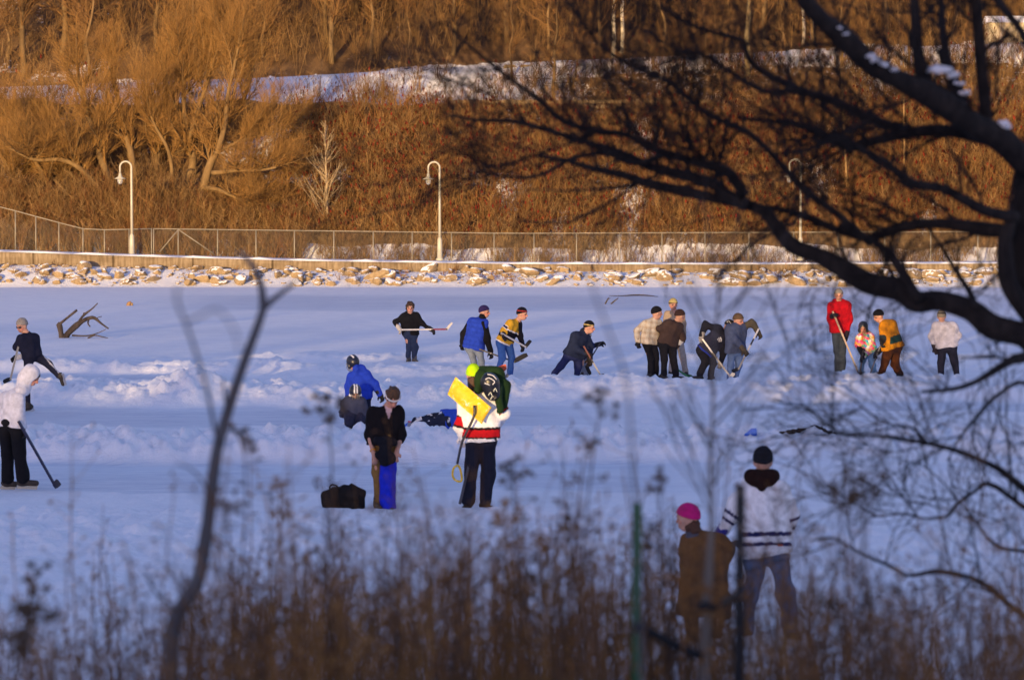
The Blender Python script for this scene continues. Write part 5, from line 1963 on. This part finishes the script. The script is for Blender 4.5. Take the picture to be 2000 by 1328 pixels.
piece('hood', W21['t'], [cap(at(1468, 936, Y21 - .06) - O21, at(1508, 936, Y21 - .06) - O21, .07), cap(at(1474, 944, Y21 - .10) - O21, at(1502, 944, Y21 - .10) - O21, .06), cap(at(1488, 950, Y21 - .12) - O21, at(1488, 960, Y21 - .12) - O21, .04)],
      hexc('24130f'), vox=.012, k=.05, wr=.008, wf=14)
g = Geo()
g.box(at(1524, 1070.5, Y21 - .165) - O21, (.05, .006, .02), 0, hexc('a8503a'))
g.build('hem_tag', M_CLOTH, W21['t'], None, False)
Y22 = Yat(1262)
W22 = make_person('child in tan brown coat and bright pink hat standing beside the navy striped jersey', (1375, 1262),
            dict(hd=(1343, 1013), nk=(1360, 1046), sa=(1350, 1064), sb=(1400, 1062), ea=(1340, 1105), eb=(1412, 1078), ha=(1345, 1140, -.05), hb=(1422, 1070, .1), pa=(1352, 1140), pb=(1396, 1140),
                 ka=(1352, 1205), kb=(1398, 1205), fa=(1354, 1250), fb=(1396, 1250)), dep=(-.05, .05), face=(-120, 6), hs=.98, wrk=2.0, jacket=hexc('6a4a2c'), jr=1.14, hem=.30, flare=1.1, trousers=hexc('3a241c'), gloves=hexc('5a4a44'), hat=hexc('b81f6c'),
            hair=(hexc('4a2c1e'), .03), scarf=hexc('4c4a52'), cat='child', shoe='boot', vox=.013)
piece('fur_cuff', W22['t'], [cap(W22['hb'] - [.03, 0, 0], W22['hb'] + [.0, 0, 0], .06)], hexc('8a6a40'), vox=.012, k=.02, wr=.02, wf=40)

# ------------------------------------------------------------------ the dark tree leaning in from the right, on the near bank
YT = 14.0
PXM = FPX / YT


def limb(g, pts, d0, d1, dy0, dy1, n=10, knots=.10, seed=0):
    """pts in photo pixels; d0, d1 thickness in pixels at the start and the tip"""
    r = random.Random(seed)
    k = len(pts)
    P = np.array([at(p[0], p[1], YT + dy0 + (dy1 - dy0) * i / (k - 1)) for i, p in enumerate(pts)])
    rad = np.linspace(d0, d1, k) * (.86 if n > 12 else .86 if pts[0][1] < 695 else .62) / 2 / PXM
    rad = rad * np.array([1 + r.uniform(-knots, knots * 1.6) for _ in range(k)])
    g.tube(P, rad, n, 4)
    return catmull(P, rad, 5)


trunk_px = [(2130, 1640), (2100, 1250), (2076, 960), (2056, 760), (2044, 640), (2020, 520), (2012, 420), (2024, 320), (2052, 160), (2075, -60)]
tb = at(2120, 1640, YT)
tb[2] = float(bank_z(np.array([tb[0]]), np.array([YT]))[0])
tree = empty('bare_tree', tb)
tag(tree, 'big dark gnarled tree leaning in from the right edge over the ice', 'tree')
g = Geo()
limb(g, trunk_px, 130, 62, 0, .3, 14, .06, 1)
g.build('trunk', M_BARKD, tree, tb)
LIMBS = [
    # pts, start px, tip px, dy0, dy1, twig density
    ([(2010, 330), (1958, 274), (1903, 245), (1861, 215), (1806, 181), (1755, 156), (1705, 126), (1658, 84), (1612, 46), (1570, 0), (1530, -60)], 62, 36, 0, -1.2, .4),
    ([(2036, 690), (2000, 655), (1938, 638), (1896, 606), (1833, 587), (1790, 590), (1759, 566), (1696, 553), (1643, 522), (1595, 498), (1548, 480), (1516, 443), (1495, 416), (1458, 400), (1406, 390), (1337, 374), (1263, 358), (1221, 343), (1158, 329), (1095, 311), (1047, 303)], 66, 9, 0, .8, .9),
    ([(1458, 400), (1416, 379), (1390, 358), (1337, 343), (1274, 327), (1211, 300), (1132, 274), (1053, 250), (1000, 237), (930, 235), (880, 225)], 30, 6, .45, 1.4, 1.2),
    ([(1453, 379), (1421, 337), (1358, 316), (1285, 295), (1221, 263), (1174, 258), (1100, 237), (1053, 195), (1000, 158), (940, 110), (880, 60)], 24, 6, .45, -.6, 1.2),
    ([(1700, 475), (1632, 416), (1569, 369), (1506, 300), (1458, 258), (1379, 221), (1311, 163), (1253, 137), (1174, 90), (1105, 0)], 20, 8, .2, -1.0, 1.0),
    ([(1975, 452), (1922, 448), (1843, 437), (1764, 443), (1696, 464), (1632, 448), (1569, 421), (1506, 406), (1450, 400)], 34, 10, 0, .9, .8),
    ([(1985, 425), (1922, 411), (1843, 369), (1780, 358), (1727, 316), (1674, 290), (1632, 269), (1595, 287), (1560, 300)], 28, 7, 0, -.8, .8),
    ([(1990, 290), (1869, 258), (1790, 258), (1711, 274), (1659, 285), (1606, 263), (1553, 242), (1506, 237), (1440, 230)], 34, 9, 0, .6, .9),
    ([(1790, 258), (1727, 242), (1632, 200), (1558, 174), (1500, 147), (1463, 116), (1448, 79), (1400, 66), (1337, 42), (1290, 10)], 22, 7, .3, -.5, 1.0),
    ([(1845, 205), (1820, 180), (1800, 130), (1791, 80), (1785, 0), (1780, -60)], 32, 22, -.2, .2, .5),
    ([(1940, 262), (1928, 240), (1917, 132), (1906, 0), (1900, -60)], 30, 22, 0, -.5, .5),
    ([(1905, 247), (1890, 220), (1860, 150), (1843, 74), (1838, 0), (1830, -50)], 22, 14, -.1, .8, .6),
    ([(2030, 150), (1995, 63), (1950, 5), (1930, -40)], 22, 14, .2, .6, .5),
    ([(1795, 588), (1759, 527), (1732, 490), (1690, 464), (1640, 440)], 28, 12, .1, .5, .5),
    ([(1905, 600), (1896, 574), (1869, 532), (1833, 474), (1800, 430)], 15, 6, 0, .5, .8),
    ([(2012, 620), (1970, 553), (1962, 474), (1975, 430)], 44, 30, 0, 0, .2),
    ([(1560, 174), (1500, 180), (1440, 150), (1380, 110), (1320, 95), (1260, 60)], 14, 5, -.1, .5, 1.0),
    ([(1300, 300), (1240, 320), (1180, 300), (1120, 310), (1050, 345), (985, 345), (930, 335)], 13, 5, .7, 1.2, 1.2),
    ([(2030, 690), (1990, 700), (1973, 705), (1935, 728), (1902, 747), (1860, 760), (1800, 765)], 26, 6, -.1, -.6, 1.1),
    ([(2045, 800), (2000, 747), (1949, 771), (1916, 804), (1878, 851), (1850, 900)], 18, 5, 0, .5, 1.1),
    ([(2062, 1010), (2000, 955), (1954, 918), (1916, 899), (1869, 880), (1812, 866), (1755, 856), (1703, 849), (1651, 847), (1604, 823), (1585, 799), (1500, 780)], 22, 5, 0, -1.2, 1.3),
    ([(1812, 866), (1784, 837), (1746, 830), (1708, 814), (1666, 780), (1600, 740)], 10, 4, -.6, -.2, 1.3),
    ([(2064, 1030), (2000, 990), (1935, 946), (1902, 960), (1864, 989), (1850, 1007), (1803, 1012), (1765, 1003), (1700, 1010)], 16, 5, 0, .8, 1.6),
    ([(2085, 1270), (2040, 1230), (1973, 1182), (1935, 1149), (1902, 1130), (1859, 1119), (1822, 1116), (1774, 1123), (1737, 1104), (1699, 1088), (1661, 1069), (1628, 1050), (1585, 1055)], 22, 5, 0, -1.0, 1.4),
    ([(2064, 1080), (1990, 1075), (1940, 1060), (1890, 1000), (1840, 940), (1790, 900)], 12, 4, 0, .6, 1.6),
]
rt = random.Random(31)
tw = Twigs()
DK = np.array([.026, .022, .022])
for li, (pts, d0, d1, y0, y1, den) in enumerate(LIMBS):
    g = Geo()
    Pc, rc = limb(g, pts, d0, d1, y0, y1, 10, .14, li + 3)
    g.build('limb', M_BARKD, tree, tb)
    L = len(Pc)
    length = np.sum(np.linalg.norm(np.diff(Pc, axis=0), axis=1))
    nb = int(length * (12.5 if pts[0][1] < 650 else 2.8) * den + 1.5)
    for k in range(nb):
        i = min(int(L * (.12 + .88 * rt.random())), L - 2)
        t0 = unit(Pc[i + 1] - Pc[i])
        s = rt.choice((-1, 1))
        perp = unit(np.cross(t0, [0, 1, 0])) * s
        if perp[2] < 0 and rt.random() < .45:
            perp = -perp
        dd = unit(t0 * rt.uniform(.5, 1.3) + perp * rt.uniform(.4, 1.0) + np.array([0, rt.gauss(0, .45), 0]))
        cfg = dict(seg=[6, 4, 3], kids=[6, 3.2, 0], col=[DK, DK * .9, DK * .9], wob=[.17, .17, .15] if pts[0][1] < 650 else [.10, .11, .1], up=[.02, .03, .03], start=[.15, .1, 0],
                   ang=[.7, .65, .5], ratio=[.55, .6, .5], rmin=.0016)
        grow(tw, Pc[i], dd, rt.uniform(.3, .95) * (1.0 if den > .6 else .8), min(max(rc[i] * .34, .0038), .009), 0, rt, cfg)
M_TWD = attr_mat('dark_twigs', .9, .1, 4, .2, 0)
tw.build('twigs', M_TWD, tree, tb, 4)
# snow caught in the crotches of the upper limb
CAPS = [[(1700, 117, .032), (1712, 125, .03), (1726, 134, .030), (1746, 143, .028)], [(1826, 143, .035), (1832, 142, .045), (1846, 142, .045), (1862, 153, .038), (1873, 170, .036), (1884, 188, .038)],
        [(1960, 246, .035), (1968, 256, .028)], [(1640, 62, .022), (1652, 74, .022)]]
for cap_ in CAPS:
    P = []
    for x, y, w in cap_:
        q = at(x, y - 6, YT - .07 - 1.2 * (2010 - x) / 480)
        P.append(ell(q - tb, np.array([w * .85, w * .6, w * .28])))
    V, F, nm = sdf_piece(P, vox=.006, k=.03, wr=.012, wf=40)
    link_mesh('snow_cap', V, F, M_SNOWCAP, tree, None, True)

# ------------------------------------------------------------------ staked young tree with two steel posts and rubber straps
M_GREENP = simple('green_post_paint', (0.02, 0.10, 0.035), (0.03, 0.14, 0.05), 8, .6, .4, bs=0)
M_DARKP = simple('dark_post_paint', (0.010, 0.012, 0.016), (0.02, 0.022, 0.028), 8, .6, .4, bs=0)
M_RUBBER = simple('black_rubber', (0.008, 0.009, 0.012), (0.016, 0.017, 0.02), 20, .7, .3, bs=0)
M_STEMT = simple('tan_sapling_bark', (0.12, 0.10, 0.085), (0.20, 0.17, 0.145), 9, .8, .2, (1, 1, .3), .3, .004)


def post(px, py, Y, w, m, label, holes=()):
    w = w * .76
    a = at(px, py, Y)
    zb = float(bank_z(a[:1], np.array([Y]))[0]) - .3
    o0 = np.array([a[0], Y, zb + .3])
    t = empty('stake_post', o0)
    tag(t, label, 'post')
    g = Geo()
    h = a[2] - zb
    g.box(np.array([a[0], Y, zb + h / 2]), (w, .006, h))
    g.box(np.array([a[0], Y + w * .35, zb + h / 2]), (.007, w * .7 - .007, h - .004))
    g.build('rail', m, t, o0, False)
    if holes:
        g = Geo()
        for hy in holes:
            c = at(px, hy, Y - .0055)
            V = [c + np.array([.008 * math.cos(q), 0, .012 * math.sin(q)]) for q in np.linspace(0, 2 * math.pi, 11)[:-1]]
            V += [v + np.array([0, -.004, 0]) for v in V]
            F = [list(range(19, 9, -1))] + [[i, (i + 1) % 10, 10 + (i + 1) % 10, 10 + i] for i in range(10)]
            g.add(V, F)
        g.build('stud', M_STEMT, t, o0, False)
    return a


YP = 9.3
post(1244, 982, YP, .040, M_GREENP, 'green steel stake post left of the staked young tree')
post(1446, 946, YP + .2, .042, M_DARKP, 'dark steel stake post with pale studs right of the staked young tree', (962, 1030, 1077))


def strap(pts, label, Y):
    P = np.array([at(x, y, Y + d) for x, y, d in pts])
    g = Geo()
    Pc, _ = catmull(P, np.ones(len(P)), 5)
    V, F = [], []
    for i, p in enumerate(Pc):
        for dy in (-.008, .008):
            V += [p + [0, dy, -.016], p + [0, dy, .016]]
    for i in range(len(Pc) - 1):
        a, b_ = i * 4, i * 4 + 4
        F += [[a, a + 1, b_ + 1, b_], [a + 3, a + 2, b_ + 2, b_ + 3], [a + 1, a + 3, b_ + 3, b_ + 1], [a + 2, a, b_, b_ + 2]]
    F += [[0, 2, 3, 1], [len(V) - 4, len(V) - 3, len(V) - 1, len(V) - 2]]
    g.add(V, F)
    o = g.build('rubber_strap', M_RUBBER, None, P[0])
    tag(o, label, 'strap')


strap([(1238, 1222, -.03), (1275, 1236, -.02), (1320, 1260, -.02), (1375, 1283, -.03)], 'black rubber strap from the green post down to the young tree', YP)
strap([(1366, 1187, -.03), (1400, 1180, -.02), (1430, 1168, .1), (1452, 1164, .15)], 'black rubber strap from the young tree up to the dark post', YP)
s0 = at(1374, 1500, YP)
s0[2] = float(bank_z(s0[:1], np.array([YP]))[0])
t = empty('sapling', s0)
tag(t, 'thin tan young tree tied between the green and the dark steel posts', 'sapling')
g = Geo()
pts = [(1374, 1560, 0), (1374, 1330, 0), (1378, 1230, 0), (1384, 1120, 0), (1390, 1010, .05), (1388, 900, .1), (1392, 800, .15), (1394, 700, .2), (1402, 600, .25), (1408, 520, .3)]
g.tube(np.array([at(x, y, YP + d) for x, y, d in pts]), np.array([.020, .018, .016, .014, .0075, .006, .0055, .005, .004, .003]), 8, 3)
g.build('trunk', M_STEMT, t, s0)
tw = Twigs()
for k in range(16):
    y = 1010 - 480 * k / 16
    p = at(np.interp(y, [520, 1010], [1408, 1389]), y, YP + .1)
    s = rt.choice((-1, 1))
    cfg = dict(seg=[4, 3], kids=[2, 0], col=[DK * 2.2, DK * 2.2], wob=[.15, .2], up=[.08, .05], start=[.2, 0], ang=[.5, .5], ratio=[.5, .5], rmin=.0018)
    grow(tw, p, unit(np.array([s * rt.uniform(.3, .9), rt.gauss(0, .3), 1])), rt.uniform(.25, .6), .004, 0, rt, cfg)
tw.build('twigs', M_TWD, t, s0, 4)

# ------------------------------------------------------------------ blurred grey sapling on the left, close to the camera
YS = 9.0
s0 = at(328, 1870, YS)
s0[2] = float(bank_z(s0[:1], np.array([YS]))[0])
t = empty('sapling', s0)
tag(t, 'out of focus grey forked sapling rising on the left in front of the ice', 'sapling')


def stem(pts, r0, r1, y0, y1, nm='trunk'):
    k = len(pts)
    P = np.array([at(p[0], p[1], YS + y0 + (y1 - y0) * i / (k - 1)) for i, p in enumerate(pts)])
    Geo().tube(P, np.linspace(r0, r1, k), 10, 4).build(nm, M_SAPL, t, s0)


stem([(326, 1960), (328, 1500), (333, 1328), (337, 1235), (352, 1190), (385, 1135), (401, 1060), (412, 970), (424, 880), (446, 800), (474, 715), (502, 640), (516, 598)], .031, .013, 0, .3)
stem([(514, 604), (512, 570), (504, 540), (490, 515), (470, 492)], .014, .008, .3, .3, 'branch')
stem([(514, 604), (535, 584), (560, 565), (585, 545)], .011, .005, .3, .2, 'branch')
stem([(428, 870), (418, 830), (404, 760), (380, 680), (362, 630), (346, 590), (346, 560)], .006, .0028, .1, -3.4, 'branch')
stem([(362, 630), (395, 615), (425, 605), (455, 640), (470, 690)], .003, .0018, -2.6, -3.6, 'branch')
stem([(410, 980), (395, 940), (372, 915), (345, 905)], .004, .002, 0, -1.2, 'branch')
stem([(446, 800), (440, 780), (436, 740)], .006, .004, .2, .2, 'branch')
stem([(350, 1195), (330, 1180), (300, 1150), (280, 1110)], .005, .003, 0, -.8, 'branch')
# a second, very faint whip crossing the middle
s1 = at(1265, 1900, 6.5)
s1[2] = float(bank_z(s1[:1], np.array([6.5]))[0])
g = Geo()
g.tube(np.array([at(x, y, 6.5) for x, y in ((1262, 1960), (1255, 1400), (1240, 1000), (1225, 760), (1190, 650), (1160, 570), (1145, 500))]), np.array([.006, .005, .0042, .0036, .003, .0025, .002]), 6, 4)
tag(g.build('whip_shoot', M_SAPL, None, s1), 'thin very blurred shoot rising between the camera and the players', 'shoot')

# ------------------------------------------------------------------ dry weeds on the bank
WC = [np.array([.26, .125, .045]), np.array([.16, .088, .048]), np.array([.32, .165, .055]), np.array([.10, .064, .048])]


def weed(name, px, ytop, Y, head, label, seed, lean=0.0, group=None, hc=None):
    r = random.Random(seed)
    top = at(px, ytop, Y)
    bz = float(bank_z(np.array([top[0]]), np.array([Y]))[0])
    b0 = np.array([top[0] + lean, Y + r.uniform(-.1, .1), bz])
    t = empty(name, b0)
    tag(t, label, 'weed', group)
    k = 5
    P = np.array([b0 + (top - b0) * i / k + np.array([r.gauss(0, .012), 0, 0]) * (0 < i < k) for i in range(k + 1)])
    P[0, 2] -= .1
    c = r.choice(WC)
    g = Geo()
    g.tube(P, np.linspace(.006, .0025, k + 1), 6, 3, c * .8)
    tw = Twigs()
    hc = c * 1.1 if hc is None else hc
    for q in range(22):
        s = r.uniform(.35, .97) * k
        i = min(int(s), k - 1)
        p = P[i] + (P[i + 1] - P[i]) * (s - i)
        d = unit(np.array([r.gauss(0, 1), r.gauss(0, 1), r.uniform(.2, 1.2)]))
        e = p + d * r.uniform(.04, .16) * (1.2 - s / k * .5)
        tw.seg(p, e, .0016, .001, c)
        for z in range(3):
            u = unit(np.array([r.gauss(0, 1), r.gauss(0, 1), r.gauss(0, .6)]))
            tw.seg(e, e + u * r.uniform(.012, .035), .0045, .0015, hc)
    V, F = frusta(np.array(tw.a), np.array(tw.b), tw.r0, tw.r1, 3)
    g.add(V, F)
    g.C.append(np.repeat(np.array(tw.c), 6, 0))
    g.build('stem', M_TWD, t, b0)
    tw = Twigs()
    c0 = top - [0, 0, head * 1.6]
    for q in range(7):
        cl = top + np.array([r.gauss(0, head * .75), r.gauss(0, head * .5), r.uniform(-1.5, .35) * head])
        m0 = (c0 + cl) / 2 + np.array([0, 0, head * .35])
        tw.seg(c0, m0, .0018, .0014, hc)
        tw.seg(m0, cl, .0014, .0012, hc)
        for z in range(11):
            u = unit(np.array([r.gauss(0, 1), r.gauss(0, 1), r.gauss(0, .8)]))
            tw.seg(cl, cl + u * r.uniform(.2, .55) * head, .0050 * head / .05, .0018, hc * r.uniform(.7, 1.3))
    tw.build('seed_head', M_TWD, t, b0, 4)


HEADC = np.array([.11, .075, .05])
for (px, yt, Y, hd_, lab, ln) in (
        (640, 772, 10.4, .062, 'tall dry weed with a fluffy seed head left of the black pullover', .03),
        (476, 842, 9.4, .045, 'dry weed with a small dark seed head just right of the grey sapling', -.05),
        (442, 975, 8.9, .035, 'reddish dry weed with a narrow seed head close against the grey sapling', .02),
        (1176, 770, 9.4, .05, 'tallest dry weed with a seed head right of the striped jersey', -.2),
        (1148, 850, 9.9, .035, 'leaning dry weed just below the tallest weed of the middle', -.15),
        (1002, 900, 9.9, .05, 'dry weed with brown leaves overlapping the legs of the striped jersey', .12),
        (1290, 925, 9.4, .045, 'dry weed with a ragged head above the green steel post', .05),
        (1262, 1040, 10.0, .05, 'leafy dry weed right beside the green steel post', .04),
        (1628, 925, 8.4, .05, 'left of two fuzzy weed heads below the dark strip on the snow', .1),
        (1690, 930, 8.4, .055, 'right of two fuzzy weed heads below the dark strip on the snow', .05),
        (60, 1112, 9, .05, 'pale fuzzy weed head near the left edge above a big dark clump', .0),
        (52, 1190, 7.5, .085, 'big dark out of focus weed clump at the lower left corner', -.03),
        (1640, 1150, 8.4, .06, 'bushy dark weed below the right lower branch', .02),
        (1060, 1045, 9.9, .04, 'dry weed with drooping leaves in the middle of the weed bank', .06),
        (1110, 1010, 9.9, .035, 'dry weed with small leaves left of the green steel post, shorter than its neighbours', .06),
        (880, 1105, 9.4, .04, 'short dry weed with a round head below the two middle players', .0),
        (545, 930, 9.9, .03, 'thin dry weed with small heads between the grey sapling and the bag', .02),
        (563, 985, 9.4, .025, 'thin dry weed with one small round head left of the bag', .02),
        (985, 985, 9.4, .045, 'dry weed with curled leaves right of the striped jersey boots', .05),
        (1338, 1125, 8.6, .04, 'dry weed crossing the tan brown coat, left of the young tree', .02),
        (1405, 1150, 8.8, .035, 'dry weed crossing the tan brown coat, right of the young tree', -.02),
        (1010, 1120, 8.9, .05, 'olive brown weed head low in the middle of the weed bank', .0)):
    weed('dry_weed', px, yt, Y, hd_, lab, px, ln, None, HEADC if hd_ > .045 else None)

rs = np.random.RandomState(44)
A, E, r0, r1, C = [], [], [], [], []
N = 1400
px = rs.uniform(-60, 2060, N)
Yw = np.where((px > 1190) & (px < 1490), rs.uniform(9.8, 14, N), rs.uniform(7.3, 13.5, N))
prof_x = [-60, 150, 330, 420, 620, 800, 1000, 1180, 1300, 1480, 1620, 1760, 1850, 1920, 2060]
prof_y = [1265, 1255, 1265, 1180, 1145, 1165, 1145, 1140, 1130, 1205, 1205, 1170, 1250, 1220, 1180]
low = np.interp(px, prof_x, prof_y) + rs.randn(N) * 55 + (fbm(px / 55.0, Yw * .4, 2.0, 2) - .5) * 220
tail = rs.rand(N) < .22
dens = np.interp(px, [-60, 330, 400, 1320, 1500, 1560, 1840, 1870, 2060], [.42, .42, 1, 1, .7, .8, .8, .6, .8])
low = np.where(tail, low - rs.exponential(95, N), low)
ok = rs.rand(N) < dens
px, Yw, low = px[ok], Yw[ok], np.maximum(low[ok], 850)
cols = np.array(WC)
for i in range(len(px)):
    top = at(px[i], low[i], Yw[i])
    bz = float(np.clip(2.75 * (22.5 - Yw[i]) / 18.5, -.1, 2.75)) - .1
    h = top[2] - bz
    if h < .25:
        continue
    c = cols[rs.randint(4)] * rs.uniform(.6, 1.25)
    b0 = np.array([top[0] + rs.randn() * .10, Yw[i] + rs.randn() * .1, bz])
    m1 = b0 + (top - b0) * .45 + np.array([rs.randn() * .03, rs.randn() * .03, 0])
    m2 = b0 + (top - b0) * .75 + np.array([rs.randn() * .03, rs.randn() * .03, 0])
    for p, q, a, b_ in ((b0, m1, .0042, .0034), (m1, m2, .0034, .0026), (m2, top, .0026, .0014)):
        A.append(p); E.append(q); r0.append(a); r1.append(b_); C.append(c)
    for k in range(12):
        s = rs.uniform(.35, 1.0)
        p = (m1 + (m2 - m1) * (s - .45) / .3) if s < .75 else m2 + (top - m2) * (s - .75) / .25
        d = np.array([rs.randn(), rs.randn(), abs(rs.randn()) + .5])
        d /= np.linalg.norm(d)
        e = p + d * rs.uniform(.05, .2)
        A.append(p); E.append(e); r0.append(.0016); r1.append(.001); C.append(c)
        for z in range(2):
            u = rs.randn(3)
            u /= np.linalg.norm(u)
            A.append(e); E.append(e + u * rs.uniform(.01, .03)); r0.append(.0042); r1.append(.001); C.append(c * 1.15)
V, F = frusta(np.array(A), np.array(E), r0, r1, 3)
tag(link_mesh('weed_thicket', V, F, M_TWD, None, np.repeat(np.array(C), 6, 0), False), kind='stuff')
# rank dead grass at the foot of the bank weeds
N = 800
px = rs.uniform(-80, 2080, N)
ok = rs.rand(N) < np.interp(px, [-60, 330, 420, 1320, 1500, 1560, 1840, 1870, 2060], [.35, .35, 1, 1, .6, .9, .8, .6, .9])
px = px[ok]
N = len(px)
Yw = np.where((px > 1190) & (px < 1490), rs.uniform(9.8, 14, N), rs.uniform(7.3, 13.5, N))
topy = np.interp(px, prof_x, prof_y) + 60 + np.abs(rs.randn(N)) * 60 + (fbm(px / 55.0, Yw * .4, 2.0, 2) - .5) * 200
T = np.array([at(a, b_, c_) for a, b_, c_ in zip(px, topy, Yw)])
B = T.copy()
B[:, 0] += rs.randn(N) * .12
B[:, 1] += rs.randn(N) * .12
B[:, 2] = np.clip(2.75 * (22.5 - Yw) / 18.5, -.1, 2.75) - .08
M_ = (B + T) / 2 + rs.randn(N, 3) * [.04, .04, 0]
cc = cols[rs.randint(0, 4, N)] * rs.uniform(.55, 1.1, (N, 1))
V, F = frusta(np.concatenate([B, M_]), np.concatenate([M_, T]), np.concatenate([np.full(N, .005), np.full(N, .004)]), np.concatenate([np.full(N, .004), np.full(N, .0012)]), 3)
tag(link_mesh('dead_grass', V, F, M_TWD, None, np.repeat(np.concatenate([cc, cc]), 6, 0), False), kind='stuff')

# ------------------------------------------------------------------ things lying on the ice
d0 = ground(142, 660)
Yd_ = d0[1]
t = empty('driftwood', d0)
tag(t, 'dark forked driftwood snag frozen into the ice on the left', 'driftwood')


def dw(pts, r0, r1, nm='branch'):
    k = len(pts)
    P = np.array([at(p[0], p[1], Yd_ + (p[2] if len(p) > 2 else 0)) for p in pts])
    Geo().tube(P, np.linspace(r0, r1, k) * .72 * (1 + .15 * np.sin(np.arange(k) * 4)), 8, 4).build(nm, M_DRIFT, t, d0)


dw([(121, 662), (119, 650), (116, 636), (112, 632)], .11, .085, 'stump')
dw([(114, 635), (130, 622, -.1), (150, 606, -.2)], .055, .04)
dw([(126, 662), (134, 650), (149, 636), (160, 628), (172, 622), (184, 621), (198, 632), (212, 642)], .13, .025, 'stump')
dw([(152, 634), (158, 622), (168, 612), (180, 603), (191, 592)], .055, .018)
dw([(141, 655), (160, 656, -.1), (176, 655, -.2), (192, 650, -.3), (207, 643, -.4)], .035, .012)
dw([(172, 660, -.2), (186, 655, -.3), (200, 658, -.35), (211, 660, -.4)], .03, .012)
dw([(173, 623), (172, 632, -.1), (176, 638, -.15)], .04, .02)
dw([(186, 624), (192, 620), (199, 618)], .02, .01)
dw([(164, 618), (163, 612), (167, 611)], .025, .012)
p = ground(254, 597)
g = Geo()
g.tube([p + [-.06, 0, -.03], p + [-.04, 0, .06], p + [.03, 0, .12]], [.07, .065, .03], 8, 3, (.30, .18, .09))
g.tube([p + [.05, .05, -.03], p + [.06, .03, .09]], [.05, .03], 7, 2, (.36, .24, .13))
tag(g.build('stump', M_BARKW, None, p), 'small brown stub of wood sticking out of the ice above the driftwood', 'stump')
p = ground(1236, 580)
g = Geo()
g.tube([ground(1190, 579) + [0, 0, .02], ground(1215, 579) + [0, 0, .02], ground(1240, 579) + [0, 0, .045], ground(1262, 579.3) + [0, 0, .04], ground(1285, 580) + [0, 0, .01]], [.008, .016, .026, .022, .008], 8, 3, (.04, .033, .03))
tag(g.build('log', M_BARKW, None, p), 'low dark log frozen in the far ice above the plaid jacket', 'log')
for pts, lb in ((((1182, 594), (1186, 586), (1189, 581)), 'left of two dark twigs poking out of the far ice'), (((1193, 594), (1200, 588), (1208, 582)), 'right of two dark twigs poking out of the far ice')):
    Yq = Yat(594)
    P = [at(x, y, Yq) for x, y in pts]
    g = Geo()
    g.tube(P, [.03, .025, .012], 6, 3, (.06, .05, .05))
    g.tube([P[1], P[1] + [.10, 0, .06]], [.016, .008], 6, 1, (.06, .05, .05))
    tag(g.build('twig', M_BARKW, None, P[0]), lb, 'twig')
# dirt streak and blue sheet behind the striped foreground jersey
g = Geo()
rq = random.Random(4)
P, rr_ = [], []
for i in range(46):
    u = i / 45
    q = ground(1516 + 124 * u, 890 - 5 * math.sin(u * 3.1) ** 2 + rq.uniform(-.7, .7))
    q[2] = snow_z(q[0], q[1]) + .012
    P.append(q)
    rr_.append(.008 if i in (0, 45) else rq.uniform(.014, .04) * (.45 if .38 < u < .52 else 1))
P = np.array(P)
zp = np.pad(P[:, 2], 7, mode='edge')
P[:, 2] = np.convolve(zp, np.ones(15) / 15, 'valid') + .012
g.tube(P, np.array(rr_) * 1.15, 6, 1, (.05, .04, .035))
p = ground(1580, 888)
tag(g.build('branch_litter', M_BARKW, None, p), 'dark strip of broken branch litter on the snow right of the foreground beanie', 'branch')
p = ground(1468, 892)
g = Geo()
zs_ = snow_z(p[0], p[1])
V = [ground(1454, 896) + [0, 0, zs_ + .04], ground(1478, 896) + [0, 0, zs_ + .04], ground(1478, 893) + [0, .1, zs_ + .10], ground(1468, 892) + [0, .1, zs_ + .09]]
V += [v + np.array([0, .02, -.03]) for v in V]
g.add(V, [[0, 1, 2, 3], [7, 6, 5, 4], [0, 4, 5, 1], [1, 5, 6, 2], [2, 6, 7, 3], [3, 7, 4, 0]], hexc('2f62c8'))
tag(g.build('sled', M_HARD, None, p, False), 'blue plastic sled half hidden behind the foreground beanie', 'sled')
